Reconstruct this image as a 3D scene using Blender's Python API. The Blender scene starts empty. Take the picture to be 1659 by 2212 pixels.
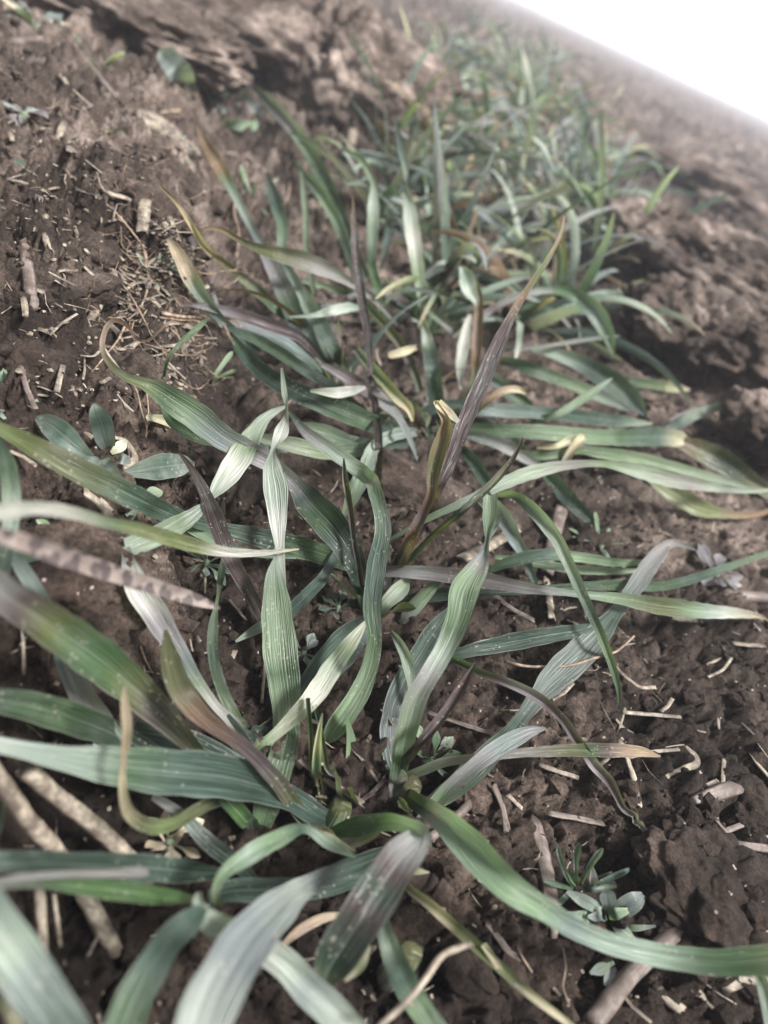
import bpy, bmesh, math, random
import numpy as np
from mathutils import Vector, Matrix

rng = random.Random(7)
nrs = np.random.RandomState(11)
scene = bpy.context.scene
COL = scene.collection

# ---------------------------------------------------------------- camera
CAM_H = 0.135                      # metres above the furrow bottom: a phone held low over the row
FPX = 1600.0                       # focal length in pixels of a 1659 x 2212 picture


def _rc(x, y):
    return np.array([(x - 829.5) / FPX, -(y - 1106.0) / FPX, 1.0])


# the far edge of the field gives pitch and roll (the phone was held tilted)
_n = np.cross(_rc(1659, 255), _rc(1120, 0)); _n /= np.linalg.norm(_n)
if _n[1] < 0: _n = -_n
_F = np.array([0, 0, 1.0]); _Y = _F - _n * (_F @ _n); _Y /= np.linalg.norm(_Y)
_X = np.cross(_Y, _n)
if _X[0] < 0: _X = -_X
BASIS = np.array([_X, _Y, _n])     # rows: world axes in camera coordinates (right, up, forward)
cam = bpy.data.cameras.new('camera'); camo = bpy.data.objects.new('camera', cam); COL.objects.link(camo)
R_, U_, F_ = (Vector(BASIS @ np.array(v, float)) for v in ((1, 0, 0), (0, 1, 0), (0, 0, 1)))
m = Matrix((R_, U_, -F_)).transposed().to_4x4(); m.translation = Vector((0, 0, CAM_H))
camo.matrix_world = m
cam.sensor_fit = 'VERTICAL'; cam.sensor_height = 36.0; cam.lens = 36.0 * FPX / 2212.0
cam.clip_start = 0.004; cam.clip_end = 400.0
cam.dof.use_dof = True; cam.dof.focus_distance = 0.178; cam.dof.aperture_fstop = 12.5
scene.camera = camo

# ---------------------------------------------------------------- light
SUN_EL, SUN_AZ = math.radians(58), math.radians(108)     # pale overcast light from ahead, right of the row
world = bpy.data.worlds.new('World'); scene.world = world; world.use_nodes = True
nt = world.node_tree; nt.nodes.clear()
sky = nt.nodes.new('ShaderNodeTexSky'); sky.sky_type = 'NISHITA'; sky.sun_disc = False
sky.sun_elevation = SUN_EL; sky.sun_rotation = SUN_AZ
sky.air_density = 1.0; sky.dust_density = 4.0; sky.ozone_density = 1.0
hs = nt.nodes.new('ShaderNodeHueSaturation'); hs.inputs['Saturation'].default_value = 0.28
bg = nt.nodes.new('ShaderNodeBackground'); bg.inputs['Strength'].default_value = 0.05
wo = nt.nodes.new('ShaderNodeOutputWorld')
nt.links.new(sky.outputs[0], hs.inputs['Color'])
# bright overcast: the cloud cover is whitest low down, ahead of the row
tc = nt.nodes.new('ShaderNodeTexCoord'); dt = nt.nodes.new('ShaderNodeVectorMath'); dt.operation = 'DOT_PRODUCT'
nt.links.new(tc.outputs['Generated'], dt.inputs[0]); dt.inputs[1].default_value = (0.35, 0.93, 0.12)
rp = nt.nodes.new('ShaderNodeValToRGB'); rp.color_ramp.elements[0].position = 0.72; rp.color_ramp.elements[0].color = (0, 0, 0, 1)
rp.color_ramp.elements[1].position = 0.95; rp.color_ramp.elements[1].color = (1, 1, 1, 1)
nt.links.new(dt.outputs['Value'], rp.inputs[0])
mxs = nt.nodes.new('ShaderNodeMix'); mxs.data_type = 'RGBA'; nt.links.new(rp.outputs[0], mxs.inputs[0])
nt.links.new(hs.outputs[0], mxs.inputs[6]); mxs.inputs[7].default_value = (13.0, 13.2, 13.8, 1)
nt.links.new(mxs.outputs[2], bg.inputs['Color'])
nt.links.new(bg.outputs[0], wo.inputs['Surface'])
sun = bpy.data.lights.new('sun', 'SUN'); sun.energy = 3.0; sun.angle = math.radians(15); sun.color = (1.0, 0.985, 0.965)
suno = bpy.data.objects.new('sun', sun); COL.objects.link(suno)
sd = Vector((math.sin(SUN_AZ) * math.cos(SUN_EL), math.cos(SUN_AZ) * math.cos(SUN_EL), math.sin(SUN_EL)))
suno.rotation_euler = sd.to_track_quat('Z', 'Y').to_euler()
vs = scene.view_settings; vs.view_transform = 'Standard'; vs.look = 'None'; vs.gamma = 1.0
vs.exposure = 1.55
HAZE = 0.06
scene.cycles.use_denoising = True
scene.cycles.max_bounces = 8; scene.cycles.transparent_max_bounces = 8; scene.cycles.volume_bounces = 2

# ---------------------------------------------------------------- noise
def _h(ix, iy, iz=0, seed=0):
    ix = np.asarray(ix, np.int64); iy = np.asarray(iy, np.int64); iz = np.asarray(iz, np.int64)
    h = (ix * 374761393 + iy * 668265263 + iz * 2147483647 + seed * 974634599) & 0xffffffff
    h = ((h ^ (h >> 13)) * 1274126177) & 0xffffffff
    h = ((h ^ (h >> 16)) * 2246822519) & 0xffffffff
    return ((h ^ (h >> 15)) & 0xffffff) / float(0x1000000)


def vnoise(x, y, seed=0):
    ix = np.floor(x); iy = np.floor(y); fx = x - ix; fy = y - iy
    def g(dx, dy):
        a = _h(ix + dx, iy + dy, 0, seed) * 6.2831853
        return np.cos(a) * (fx - dx) + np.sin(a) * (fy - dy)
    u = fx ** 3 * (fx * (fx * 6 - 15) + 10); v = fy ** 3 * (fy * (fy * 6 - 15) + 10)
    a, b, c, d = g(0, 0), g(1, 0), g(0, 1), g(1, 1)
    return 1.4 * ((a * (1 - u) + b * u) * (1 - v) + (c * (1 - u) + d * u) * v)


def fbm(x, y, octv=4, seed=0, gain=0.5):
    s = 0; a = 1.0
    for k in range(octv):
        s = s + a * vnoise(x, y, seed + k * 17); x = x * 2.03 + 5.1; y = y * 2.03 - 3.7; a *= gain
    return s


def worley(x, y, seed=0):
    ix = np.floor(x); iy = np.floor(y); best = np.full(np.shape(x), 9.0)
    for dx in (-1, 0, 1):
        for dy in (-1, 0, 1):
            px = ix + dx + _h(ix + dx, iy + dy, 1, seed); py = iy + dy + _h(ix + dx, iy + dy, 2, seed)
            best = np.minimum(best, (px - x) ** 2 + (py - y) ** 2)
    return np.sqrt(best)


def vnoise3(p, seed=0):
    i = np.floor(p); f = p - i; u = f * f * (3 - 2 * f); r = 0
    for dx in (0, 1):
        for dy in (0, 1):
            for dz in (0, 1):
                w = (u[:, 0] if dx else 1 - u[:, 0]) * (u[:, 1] if dy else 1 - u[:, 1]) * (u[:, 2] if dz else 1 - u[:, 2])
                r = r + w * _h(i[:, 0] + dx, i[:, 1] + dy, i[:, 2] + dz, seed)
    return r * 2 - 1


def worley3(p, seed=0):
    i = np.floor(p); best = np.full(len(p), 9.0)
    for dx in (-1, 0, 1):
        for dy in (-1, 0, 1):
            for dz in (-1, 0, 1):
                c = i + np.array([dx, dy, dz]); d = 0
                for k in range(3):
                    d = d + (c[:, k] + _h(c[:, 0], c[:, 1], c[:, 2], seed + 31 * k) - p[:, k]) ** 2
                best = np.minimum(best, d)
    return np.sqrt(best)


def sstep(a, b, x):
    t = np.clip((x - a) / (b - a), 0, 1); return t * t * (3 - 2 * t)


# ---------------------------------------------------------------- the lie of the land
MOUNDS = [  # x, y, rx, ry, height, power
    (-0.122, 0.222, 0.044, 0.050, 0.015, 2), (-0.20, 0.30, 0.08, 0.07, 0.010, 2), (-0.080, 0.125, 0.03, 0.035, 0.006, 2),
    (-0.46, 0.62, 0.20, 0.18, 0.020, 2), (0.112, 0.105, 0.030, 0.026, 0.007, 2), (0.14, 0.17, 0.04, 0.03, 0.005, 2),
    (0.20, 0.62, 0.10, 0.10, 0.022, 2), (0.22, 0.40, 0.08, 0.06, 0.010, 2), (0.50, 1.3, 0.35, 0.3, 0.03, 2),
    (0.9, 2.6, 0.8, 0.5, 0.05, 2), (-1.2, 3.0, 0.9, 0.8, 0.06, 2), (-0.6, 1.4, 0.3, 0.3, 0.03, 2),
    (0.010, 0.185, 0.020, 0.012, 0.004, 2), (-0.055, 0.105, 0.012, 0.010, 0.004, 2),
]


def row_x(y):
    return 0.022 - 0.105 * y - 0.02 * y * y / (1 + y)


def macro(x, y):
    x = np.asarray(x, float); y = np.asarray(y, float)
    rx = row_x(y)
    wob = 0.010 * vnoise(y * 14, y * 0 + 3.3, 5) + 0.006 * vnoise(y * 45, x * 20 + 3.3, 6)
    off = x - rx; e = -0.058 - 0.40 * (np.clip(y, 0.16, 0.62) - 0.16)       # the rim of the left bank leaves the row as it goes
    z = 0.026 * sstep(0.016, -0.016, off + wob - e) + 0.07 * np.clip(-(off - e) - 0.05, 0, 0.5) * sstep(0.15, 0.5, y)
    z = z + 0.012 * sstep(0.10, 0.20, x - rx + wob * 2) * sstep(0.25, 0.4, y)
    z = z - 0.004 * np.exp(-((x - rx) / 0.03) ** 2)
    for mx, my, ax, ay, h, p in MOUNDS:
        d2 = ((x - mx) / ax) ** 2 + ((y - my) / ay) ** 2
        z = z + h * np.exp(-d2 * 1.6)
    far = sstep(0.5, 2.0, y)
    z = z + 0.004 * vnoise(x * 22, y * 22, 3) + 0.012 * far * vnoise(x * 6, y * 6, 9) + 0.03 * sstep(2, 6, y) * vnoise(x * 1.3, y * 1.3, 12)
    return z


_gt = np.linspace(-1.4, 1.2, 700); _gl = np.linspace(math.log(0.05), math.log(8.0), 1100)
_GT, _GL = np.meshgrid(_gt, _gl); _GY = np.exp(_GL); GRID = macro(_GT * _GY, _GY - 0.15).tolist()


def gz(x, y):
    yp = y + 0.15
    if yp > 0.05 and yp < 7.9:
        i = (math.log(yp) - _gl[0]) / (_gl[1] - _gl[0]); j = (x / yp - _gt[0]) / (_gt[1] - _gt[0])
        if 0 <= i < 1098 and 0 <= j < 698:
            i0 = int(i); j0 = int(j); u = i - i0; v = j - j0; r0 = GRID[i0]; r1 = GRID[i0 + 1]
            return (r0[j0] * (1 - v) + r0[j0 + 1] * v) * (1 - u) + (r1[j0] * (1 - v) + r1[j0 + 1] * v) * u
    return float(macro(np.array([x]), np.array([y]))[0])


def pix_ray(gx, gy):                 # gx, gy on a 3318 x 4424 picture
    return BASIS @ _rc(gx / 2.0, gy / 2.0)


CAMP = np.array([0, 0, CAM_H])


def at(gx, gy, h):
    """point above the ground by h mm seen in that direction; h below -60 is a distance along the lens axis in mm"""
    r = pix_ray(gx, gy)
    if h < -60: return CAMP + r * (-h / 1000.0)
    h = h / 1000.0; t = (h - CAM_H) / min(r[2], -0.02); tt = t
    for k in range(30):
        p = CAMP + r * t
        tt = (gz(p[0], p[1]) + h - CAM_H) / min(r[2], -0.02)
        t = t + 0.5 * (tt - t)
    return CAMP + r * t


# ---------------------------------------------------------------- bookkeeping
def tag(o, label=None, cat=None, group=None, kind=None):
    if label: o['label'] = label
    if cat: o['category'] = cat
    if group: o['group'] = group
    if kind: o['kind'] = kind
    return o


def empty(name, loc, label, cat, group=None):
    o = bpy.data.objects.new(name, None); o.empty_display_size = 0.01; o.location = Vector([float(v) for v in loc]); COL.objects.link(o)
    return tag(o, label, cat, group)


def link_mesh(name, verts, faces, mat, parent=None, origin=None, smooth=True):
    v = np.asarray(verts, float)
    if origin is None: origin = parent.location if parent is not None else (0, 0, 0)
    v = v - np.array([float(c) for c in origin])
    me = bpy.data.meshes.new(name); me.from_pydata(v.tolist(), [], faces); me.update()
    if smooth: me.polygons.foreach_set('use_smooth', [True] * len(me.polygons))
    me.materials.append(mat)
    o = bpy.data.objects.new(name, me); COL.objects.link(o)
    if parent is not None: o.parent = parent
    else: o.location = Vector([float(c) for c in origin])
    return o


# ---------------------------------------------------------------- materials
class N:
    def __init__(s, name):
        s.m = bpy.data.materials.new(name); s.m.use_nodes = True; s.t = s.m.node_tree; s.t.nodes.clear()
        s.out = s.t.nodes.new('ShaderNodeOutputMaterial')
    def n(s, typ, **kw):
        o = s.t.nodes.new(typ)
        for k, v in kw.items():
            if k.startswith('i_'):
                key = k[2:]; key = int(key) if key.isdigit() else key.replace('_', ' ')
                o.inputs[key].default_value = v
            else: setattr(o, k, v)
        return o
    def l(s, a, b): s.t.links.new(a, b)
    def ramp(s, fac, stops):
        r = s.n('ShaderNodeValToRGB'); e = r.color_ramp.elements
        while len(e) < len(stops): e.new(0.5)
        for el, (p, c) in zip(e, stops):
            el.position = p; el.color = (*c, 1) if len(c) == 3 else c
        s.l(fac, r.inputs[0]); return r.outputs[0]
    def noise(s, vec, scale, detail=4, rough=0.55, w=None):
        o = s.n('ShaderNodeTexNoise'); o.inputs['Scale'].default_value = scale; o.inputs['Detail'].default_value = detail
        o.inputs['Roughness'].default_value = rough
        if vec is not None: s.l(vec, o.inputs['Vector'])
        return o.outputs['Fac']
    def mix(s, fac, a, b, mode='MIX'):
        o = s.n('ShaderNodeMix', data_type='RGBA', blend_type=mode)
        for sock, v in ((o.inputs[0], fac), (o.inputs[6], a), (o.inputs[7], b)):
            if isinstance(v, (int, float)): sock.default_value = v
            elif isinstance(v, tuple): sock.default_value = (*v, 1) if len(v) == 3 else v
            else: s.l(v, sock)
        return o.outputs[2]
    def math(s, op, a, b=None, clamp=False):
        o = s.n('ShaderNodeMath', operation=op, use_clamp=clamp)
        for sock, v in ((o.inputs[0], a), (o.inputs[1], b)):
            if v is None: continue
            if isinstance(v, (int, float)): sock.default_value = v
            else: s.l(v, sock)
        return o.outputs[0]


def soil_material(name, shift=1.0):
    M = N(name); g = M.n('ShaderNodeNewGeometry').outputs['Position']
    big = M.noise(g, 26, 5, 0.6); mid = M.noise(g, 150, 6, 0.65); fine = M.noise(g, 1100, 5, 0.7)
    c = M.ramp(big, [(0.32, (0.026 * shift, 0.0195 * shift, 0.016 * shift)), (0.50, (0.068 * shift, 0.054 * shift, 0.0465 * shift)), (0.68, (0.176 * shift, 0.149 * shift, 0.133 * shift))])
    # soil colour is darker at the near end and paler farther up the row
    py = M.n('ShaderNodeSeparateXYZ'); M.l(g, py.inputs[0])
    near_far = M.math('ADD', py.outputs[1], M.math('MULTIPLY', M.math('SUBTRACT', M.noise(g, 22, 5, 0.65), 0.5), 0.22))
    mr = M.n('ShaderNodeMapRange'); mr.inputs[1].default_value = 0.07; mr.inputs[2].default_value = 0.33; M.l(near_far, mr.inputs[0])
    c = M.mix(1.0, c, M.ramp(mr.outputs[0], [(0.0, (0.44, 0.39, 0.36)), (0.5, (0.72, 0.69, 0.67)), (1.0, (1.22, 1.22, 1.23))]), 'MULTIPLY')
    dry = M.ramp(M.noise(g, 9, 4, 0.6), [(0.40, (0.62, 0.60, 0.58)), (0.62, (1.45, 1.42, 1.40))])
    c = M.mix(1.0, c, dry, 'MULTIPLY')
    c2 = M.ramp(mid, [(0.30, (0.34, 0.31, 0.29)), (0.52, (1.0, 0.98, 0.95)), (0.72, (1.55, 1.5, 1.48))])
    c = M.mix(1.0, c, c2, 'MULTIPLY')
    c3 = M.ramp(fine, [(0.32, (0.36, 0.35, 0.34)), (0.5, (1, 1, 1)), (0.66, (1.6, 1.56, 1.52))])
    c = M.mix(1.0, c, c3, 'MULTIPLY')
    grit = M.n('ShaderNodeTexVoronoi', feature='F1'); grit.inputs['Scale'].default_value = 420; M.l(g, grit.inputs['Vector'])
    spk = M.math('LESS_THAN', grit.outputs['Distance'], 0.17)
    pick = M.math('GREATER_THAN', M.noise(g, 190, 2), 0.60)
    c = M.mix(M.math('MULTIPLY', spk, pick), c, (0.34, 0.28, 0.24))
    b = M.n('ShaderNodeBsdfPrincipled'); b.inputs['Roughness'].default_value = 0.85; b.inputs['Specular IOR Level'].default_value = 0.25
    M.l(c, b.inputs['Base Color'])
    bu = M.n('ShaderNodeBump'); bu.inputs['Strength'].default_value = 0.9; bu.inputs['Distance'].default_value = 0.0014
    hsum = M.math('ADD', M.math('MULTIPLY', M.noise(g, 520, 6, 0.7), 1.0), M.math('MULTIPLY', fine, 0.5))
    M.l(hsum, bu.inputs['Height']); M.l(bu.outputs[0], b.inputs['Normal']); M.l(b.outputs[0], M.out.inputs['Surface'])
    return M.m


def leaf_material(name='wheat_blade', ribs=14.0, bloom=0.12, gloss=0.40):
    """pigment in the colour attribute 'pigment'; uv.x across, uv.y along in widths"""
    M = N(name); at_ = M.n('ShaderNodeAttribute', attribute_name='pigment'); col = at_.outputs['Color']
    uv = M.n('ShaderNodeUVMap').outputs[0]; sep = M.n('ShaderNodeSeparateXYZ'); M.l(uv, sep.inputs[0])
    u, v = sep.outputs[0], sep.outputs[1]
    obj = M.n('ShaderNodeTexCoord').outputs['Object']
    # veins: parallel ribs of two widths
    oi = M.n('ShaderNodeObjectInfo')
    wv = M.n('ShaderNodeCombineXYZ'); M.l(M.math('MULTIPLY', u, 5.0), wv.inputs[0]); M.l(M.math('MULTIPLY', v, 0.25), wv.inputs[1]); M.l(M.math('MULTIPLY', oi.outputs['Random'], 40.0), wv.inputs[2])
    wob = M.math('MULTIPLY', M.noise(wv.outputs[0], 1.0, 2, 0.5), 0.34)
    ph = M.math('MULTIPLY', M.math('ADD', u, wob), ribs * 6.2831853)
    rib = M.math('MULTIPLY_ADD', M.math('SINE', ph), 0.5); rib.node.inputs[2].default_value = 0.5; rib = M.math('POWER', rib, 0.55)
    st = M.n('ShaderNodeCombineXYZ'); M.l(M.math('MULTIPLY', u, 26.0), st.inputs[0]); M.l(M.math('MULTIPLY', v, 0.35), st.inputs[1])
    add = M.n('ShaderNodeVectorMath', operation='ADD'); M.l(st.outputs[0], add.inputs[0])
    M.l(oi.outputs['Random'], add.inputs[1])
    streak = M.noise(add.outputs[0], 1.0, 5, 0.6)
    blot = M.noise(obj, 130, 4, 0.6)
    dark = M.mix(1.0, col, (0.42, 0.50, 0.46), 'MULTIPLY')
    amp = M.ramp(M.noise(wv.outputs[0], 0.7, 2), [(0.35, (0.35, 0.35, 0.35)), (0.6, (1, 1, 1))])
    c = M.mix(M.math('SUBTRACT', 1.0, M.math('MULTIPLY', M.math('SUBTRACT', 1.0, rib), amp)), dark, col)
    c = M.mix(M.ramp(streak, [(0.42, (0, 0, 0)), (0.74, (0.7, 0.7, 0.7))]), c, M.mix(0.05, M.mix(1.0, col, (1.9, 1.85, 1.95), 'MULTIPLY'), (0.45, 0.48, 0.44)))
    bl = M.ramp(blot, [(0.45, (0, 0, 0)), (0.75, (bloom, bloom, bloom))])
    c = M.mix(bl, c, (0.36, 0.39, 0.38))
    mid = M.math('LESS_THAN', M.math('ABSOLUTE', M.math('SUBTRACT', u, 0.5)), 0.018)
    c = M.mix(M.math('MULTIPLY', mid, 0.35), c, M.mix(0.5, col, (0.4, 0.45, 0.38)))
    edge = M.math('GREATER_THAN', M.math('ABSOLUTE', M.math('SUBTRACT', u, 0.5)), 0.472)
    c = M.mix(M.math('MULTIPLY', edge, 0.55), c, M.mix(0.35, col, (0.40, 0.38, 0.36)))
    # dust grains and tan scars
    vo = M.n('ShaderNodeTexVoronoi', feature='F1'); vo.inputs['Scale'].default_value = 900; M.l(obj, vo.inputs['Vector'])
    dust = M.math('MULTIPLY', M.math('LESS_THAN', vo.outputs['Distance'], M.math('MULTIPLY', blot, 0.5)), M.math('GREATER_THAN', M.noise(obj, 150, 4, 0.7), 0.54))
    c = M.mix(M.math('MULTIPLY', dust, 0.4), c, (0.42, 0.38, 0.33))
    scar = M.math('GREATER_THAN', M.noise(obj, 110, 4, 0.75), 0.70)
    c = M.mix(M.math('MULTIPLY', scar, 0.8), c, (0.40, 0.31, 0.23))
    b = M.n('ShaderNodeBsdfPrincipled'); b.inputs['Roughness'].default_value = gloss; b.inputs['Specular IOR Level'].default_value = 0.42
    M.l(M.math('MULTIPLY_ADD', streak, 0.35), b.inputs['Roughness']); b.inputs['Roughness'].links[0].from_node.inputs[2].default_value = gloss - 0.15
    M.l(c, b.inputs['Base Color'])
    bu = M.n('ShaderNodeBump'); bu.inputs['Strength'].default_value = 0.8; bu.inputs['Distance'].default_value = 0.00016
    hh = M.math('ADD', rib, M.math('MULTIPLY', M.noise(obj, 700, 3), 0.6))
    M.l(hh, bu.inputs['Height']); M.l(bu.outputs[0], b.inputs['Normal'])
    tr = M.n('ShaderNodeBsdfTranslucent'); M.l(M.mix(1.0, c, (1.5, 1.75, 0.9), 'MULTIPLY'), tr.inputs['Color'])
    mx = M.n('ShaderNodeMixShader'); mx.inputs[0].default_value = 0.26
    M.l(b.outputs[0], mx.inputs[1]); M.l(tr.outputs[0], mx.inputs[2]); M.l(mx.outputs[0], M.out.inputs['Surface'])
    return M.m


def straw_material(name, c1, c2, c3):
    M = N(name); obj = M.n('ShaderNodeTexCoord').outputs['Object']
    mp = M.n('ShaderNodeMapping'); mp.inputs['Scale'].default_value = (90, 1500, 1500); M.l(obj, mp.inputs['Vector'])
    f = M.noise(mp.outputs[0], 1.0, 5, 0.65); b2 = M.noise(obj, 260, 4, 0.6)
    oi = M.n('ShaderNodeObjectInfo').outputs['Random']
    c = M.ramp(f, [(0.3, c1), (0.5, c2), (0.72, c3)])
    c = M.mix(M.ramp(b2, [(0.38, (0, 0, 0)), (0.60, (0.92, 0.92, 0.92))]), c, (0.080, 0.060, 0.048))
    c = M.mix(M.math('MULTIPLY', oi, 0.45), c, M.mix(1.0, c, (0.5, 0.46, 0.44), 'MULTIPLY'))
    b = M.n('ShaderNodeBsdfPrincipled'); b.inputs['Roughness'].default_value = 0.62; M.l(c, b.inputs['Base Color'])
    bu = M.n('ShaderNodeBump'); bu.inputs['Strength'].default_value = 0.6; bu.inputs['Distance'].default_value = 0.00016
    M.l(f, bu.inputs['Height']); M.l(bu.outputs[0], b.inputs['Normal']); M.l(b.outputs[0], M.out.inputs['Surface'])
    return M.m


def spotted_material():
    M = N('spotted_dry_leaf'); obj = M.n('ShaderNodeTexCoord').outputs['Object']
    f = M.noise(obj, 420, 4, 0.6)
    vo = M.n('ShaderNodeTexVoronoi', feature='F1'); vo.inputs['Scale'].default_value = 430; vo.inputs['Randomness'].default_value = 0.9
    w = M.n('ShaderNodeVectorMath', operation='MULTIPLY_ADD'); M.l(obj, w.inputs[0]); w.inputs[1].default_value = (1, 1, 1)
    M.l(obj, vo.inputs['Vector'])
    sp = M.math('LESS_THAN', M.math('ADD', vo.outputs['Distance'], M.math('MULTIPLY', f, 0.6)), 0.80)
    c = M.ramp(f, [(0.3, (0.085, 0.064, 0.056)), (0.6, (0.20, 0.162, 0.142))])
    c = M.mix(M.math('MULTIPLY', sp, 0.85), c, (0.045, 0.034, 0.034))
    b = M.n('ShaderNodeBsdfPrincipled'); b.inputs['Roughness'].default_value = 0.7; M.l(c, b.inputs['Base Color'])
    bu = M.n('ShaderNodeBump'); bu.inputs['Strength'].default_value = 0.6; bu.inputs['Distance'].default_value = 0.0005
    M.l(f, bu.inputs['Height']); M.l(bu.outputs[0], b.inputs['Normal']); M.l(b.outputs[0], M.out.inputs['Surface'])
    return M.m


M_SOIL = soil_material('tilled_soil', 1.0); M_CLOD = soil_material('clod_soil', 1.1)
M_LEAF = leaf_material()
M_WEED = leaf_material('weed_leaf', ribs=1.2, bloom=0.4, gloss=0.5)
M_STRAW = straw_material('dry_straw', (0.16, 0.13, 0.10), (0.34, 0.29, 0.22), (0.52, 0.46, 0.37))
M_BARK = straw_material('weathered_stem', (0.08, 0.06, 0.05), (0.20, 0.16, 0.14), (0.34, 0.29, 0.26))
M_ROOT = straw_material('dry_root', (0.20, 0.13, 0.08), (0.36, 0.26, 0.18), (0.50, 0.38, 0.28))
M_SPOT = spotted_material()

# ---------------------------------------------------------------- ground
def soil_detail(x, y, s=1.0):
    wx = x + 0.004 * fbm(x * 90, y * 90, 2, 41); wy = y + 0.004 * fbm(x * 90 + 7, y * 90, 2, 43)
    z = 0.0060 * fbm(x * 38, y * 38, 5, 21, 0.6)
    mask = np.clip(0.55 + 0.9 * vnoise(x * 26, y * 26, 61), 0.05, 1.3)
    for sc, a, sd_ in ((0.013, 0.0036, 71), (0.0062, 0.0022, 72), (0.0030, 0.0012, 73)):
        f = worley(wx / sc, wy / sc, sd_)
        z = z + a * mask * np.clip(1.15 - 1.5 * f, 0, 0.85)
    rid = 1 - np.abs(fbm(wx * 55, wy * 55, 3, 81))
    z = z - 0.008 * sstep(0.92, 1.0, rid) * np.clip(0.3 + vnoise(x * 18, y * 18, 91), 0, 1)
    pit = vnoise(wx * 120, wy * 120, 95)
    z = z - 0.0036 * sstep(0.30, 0.75, pit)
    z = z + 0.0030 * (0.35 - np.abs(fbm(wx * 105, wy * 105, 3, 111, 0.6))) + 0.0013 * (0.3 - np.abs(vnoise(wx * 300, wy * 300, 115)))
    z = z + 0.0013 * fbm(x * 330, y * 330, 3, 97, 0.75)
    return z * s * (1 + 0.55 * sstep(-0.05, -0.11, x - row_x(y)))


def build_ground():
    yy = np.concatenate([0.085 * np.exp(np.arange(0, 900) * 0.0028), 0.085 * math.exp(900 * 0.0028) * np.exp(np.arange(1, 240) * 0.0145), [60, 120, 240]])
    tt = np.concatenate([-np.array([8, 5, 3.4, 2.4, 1.8, 1.4, 1.2, 1.06]), np.linspace(-0.95, -0.76, 40), np.linspace(-0.757, 0.55, 520), np.linspace(0.56, 0.9, 45), [1.0, 1.2, 1.6, 2.4, 4, 7]])
    T, Yp = np.meshgrid(tt, yy); Xg = T * Yp; Yg = Yp - 0.15
    Z = macro(Xg, Yg) + soil_detail(Xg, Yg) * (1 + 1.2 * sstep(0.35, 1.2, Yg) + 2.5 * sstep(1.5, 5, Yg))
    nr, nc = T.shape
    V = np.stack([Xg, Yg, Z], -1).reshape(-1, 3)
    i = np.arange(nr * nc).reshape(nr, nc)
    Fq = np.stack([i[:-1, :-1], i[:-1, 1:], i[1:, 1:], i[1:, :-1]], -1).reshape(-1, 4)
    me = bpy.data.meshes.new('ground')
    me.vertices.add(len(V)); me.vertices.foreach_set('co', V.ravel())
    me.loops.add(Fq.size); me.loops.foreach_set('vertex_index', Fq.ravel())
    me.polygons.add(len(Fq)); me.polygons.foreach_set('loop_start', np.arange(0, Fq.size, 4))
    me.polygons.foreach_set('use_smooth', np.ones(len(Fq), bool))
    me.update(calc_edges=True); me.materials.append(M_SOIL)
    o = bpy.data.objects.new('ground', me); COL.objects.link(o)
    tag(o, 'brown tilled soil of the field floor with crumbly furrow', 'ground', None, 'structure')


build_ground()


def ico(sub):
    bm = bmesh.new(); bmesh.ops.create_icosphere(bm, subdivisions=sub, radius=1.0)
    v = np.array([q.co[:] for q in bm.verts]); f = [[q.index for q in p.verts] for p in bm.faces]; bm.free(); return v, f


ICO5, ICO1, ICO6 = ico(5), ico(1), ico(6)


def clod(loc, size, seed, label, group=None, res=5, rot=0.0, rough=1.0, sink=0.35, name='soil_clod', cat='soil clod', under=0.0):
    v, f = ICO6 if res == 6 else ICO5
    big = np.array(size, float); k = float(np.mean(big))
    w = v + 0.18 * np.stack([vnoise3(v * 2.1 + seed + 9 * q, seed + 20 + q) for q in range(3)], -1)
    d = 1 + 0.30 * vnoise3(w * 1.3 + seed * 3.1, seed) + 0.22 * rough * (0.5 - np.abs(vnoise3(w * 2.6 + seed, seed + 1)))
    d = d + 0.10 * rough * (0.45 - worley3(w * 3.3 + seed, seed + 2)) + 0.07 * rough * vnoise3(w * 7 + seed, seed + 3) + 0.05 * rough * (0.5 - worley3(w * 8 + seed, seed + 4)) + 0.035 * vnoise3(w * 16, seed + 7) - 0.05 * np.clip(vnoise3(w * 11 + 3, seed + 11) - 0.25, 0, 1)
    q = v * d[:, None] * big
    if under: q[:, :2] *= (1 - under * np.clip(-v[:, 2] + 0.15, 0, 1) ** 0.7)[:, None]
    n1 = worley3(q * 120, seed + 5); n2 = worley3(q * 300, seed + 6)
    q = q + v * (0.0030 * np.clip(1 - n1 / 0.8, 0, 1) + 0.0016 * np.clip(1 - n2 / 0.8, 0, 1) + 0.0022 * vnoise3(q * 170, seed + 8) + 0.0009 * vnoise3(q * 520, seed + 9))[:, None] * min(1.5, 0.35 + k / 0.03)
    c, s_ = math.cos(rot), math.sin(rot)
    q = np.stack([q[:, 0] * c - q[:, 1] * s_, q[:, 0] * s_ + q[:, 1] * c, q[:, 2]], -1)
    base = np.array([loc[0], loc[1], gz(loc[0], loc[1])])
    q = q + base + np.array([0, 0, big[2] * (1 - 2 * sink)])
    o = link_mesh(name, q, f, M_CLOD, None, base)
    return tag(o, label, cat, group)

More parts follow.
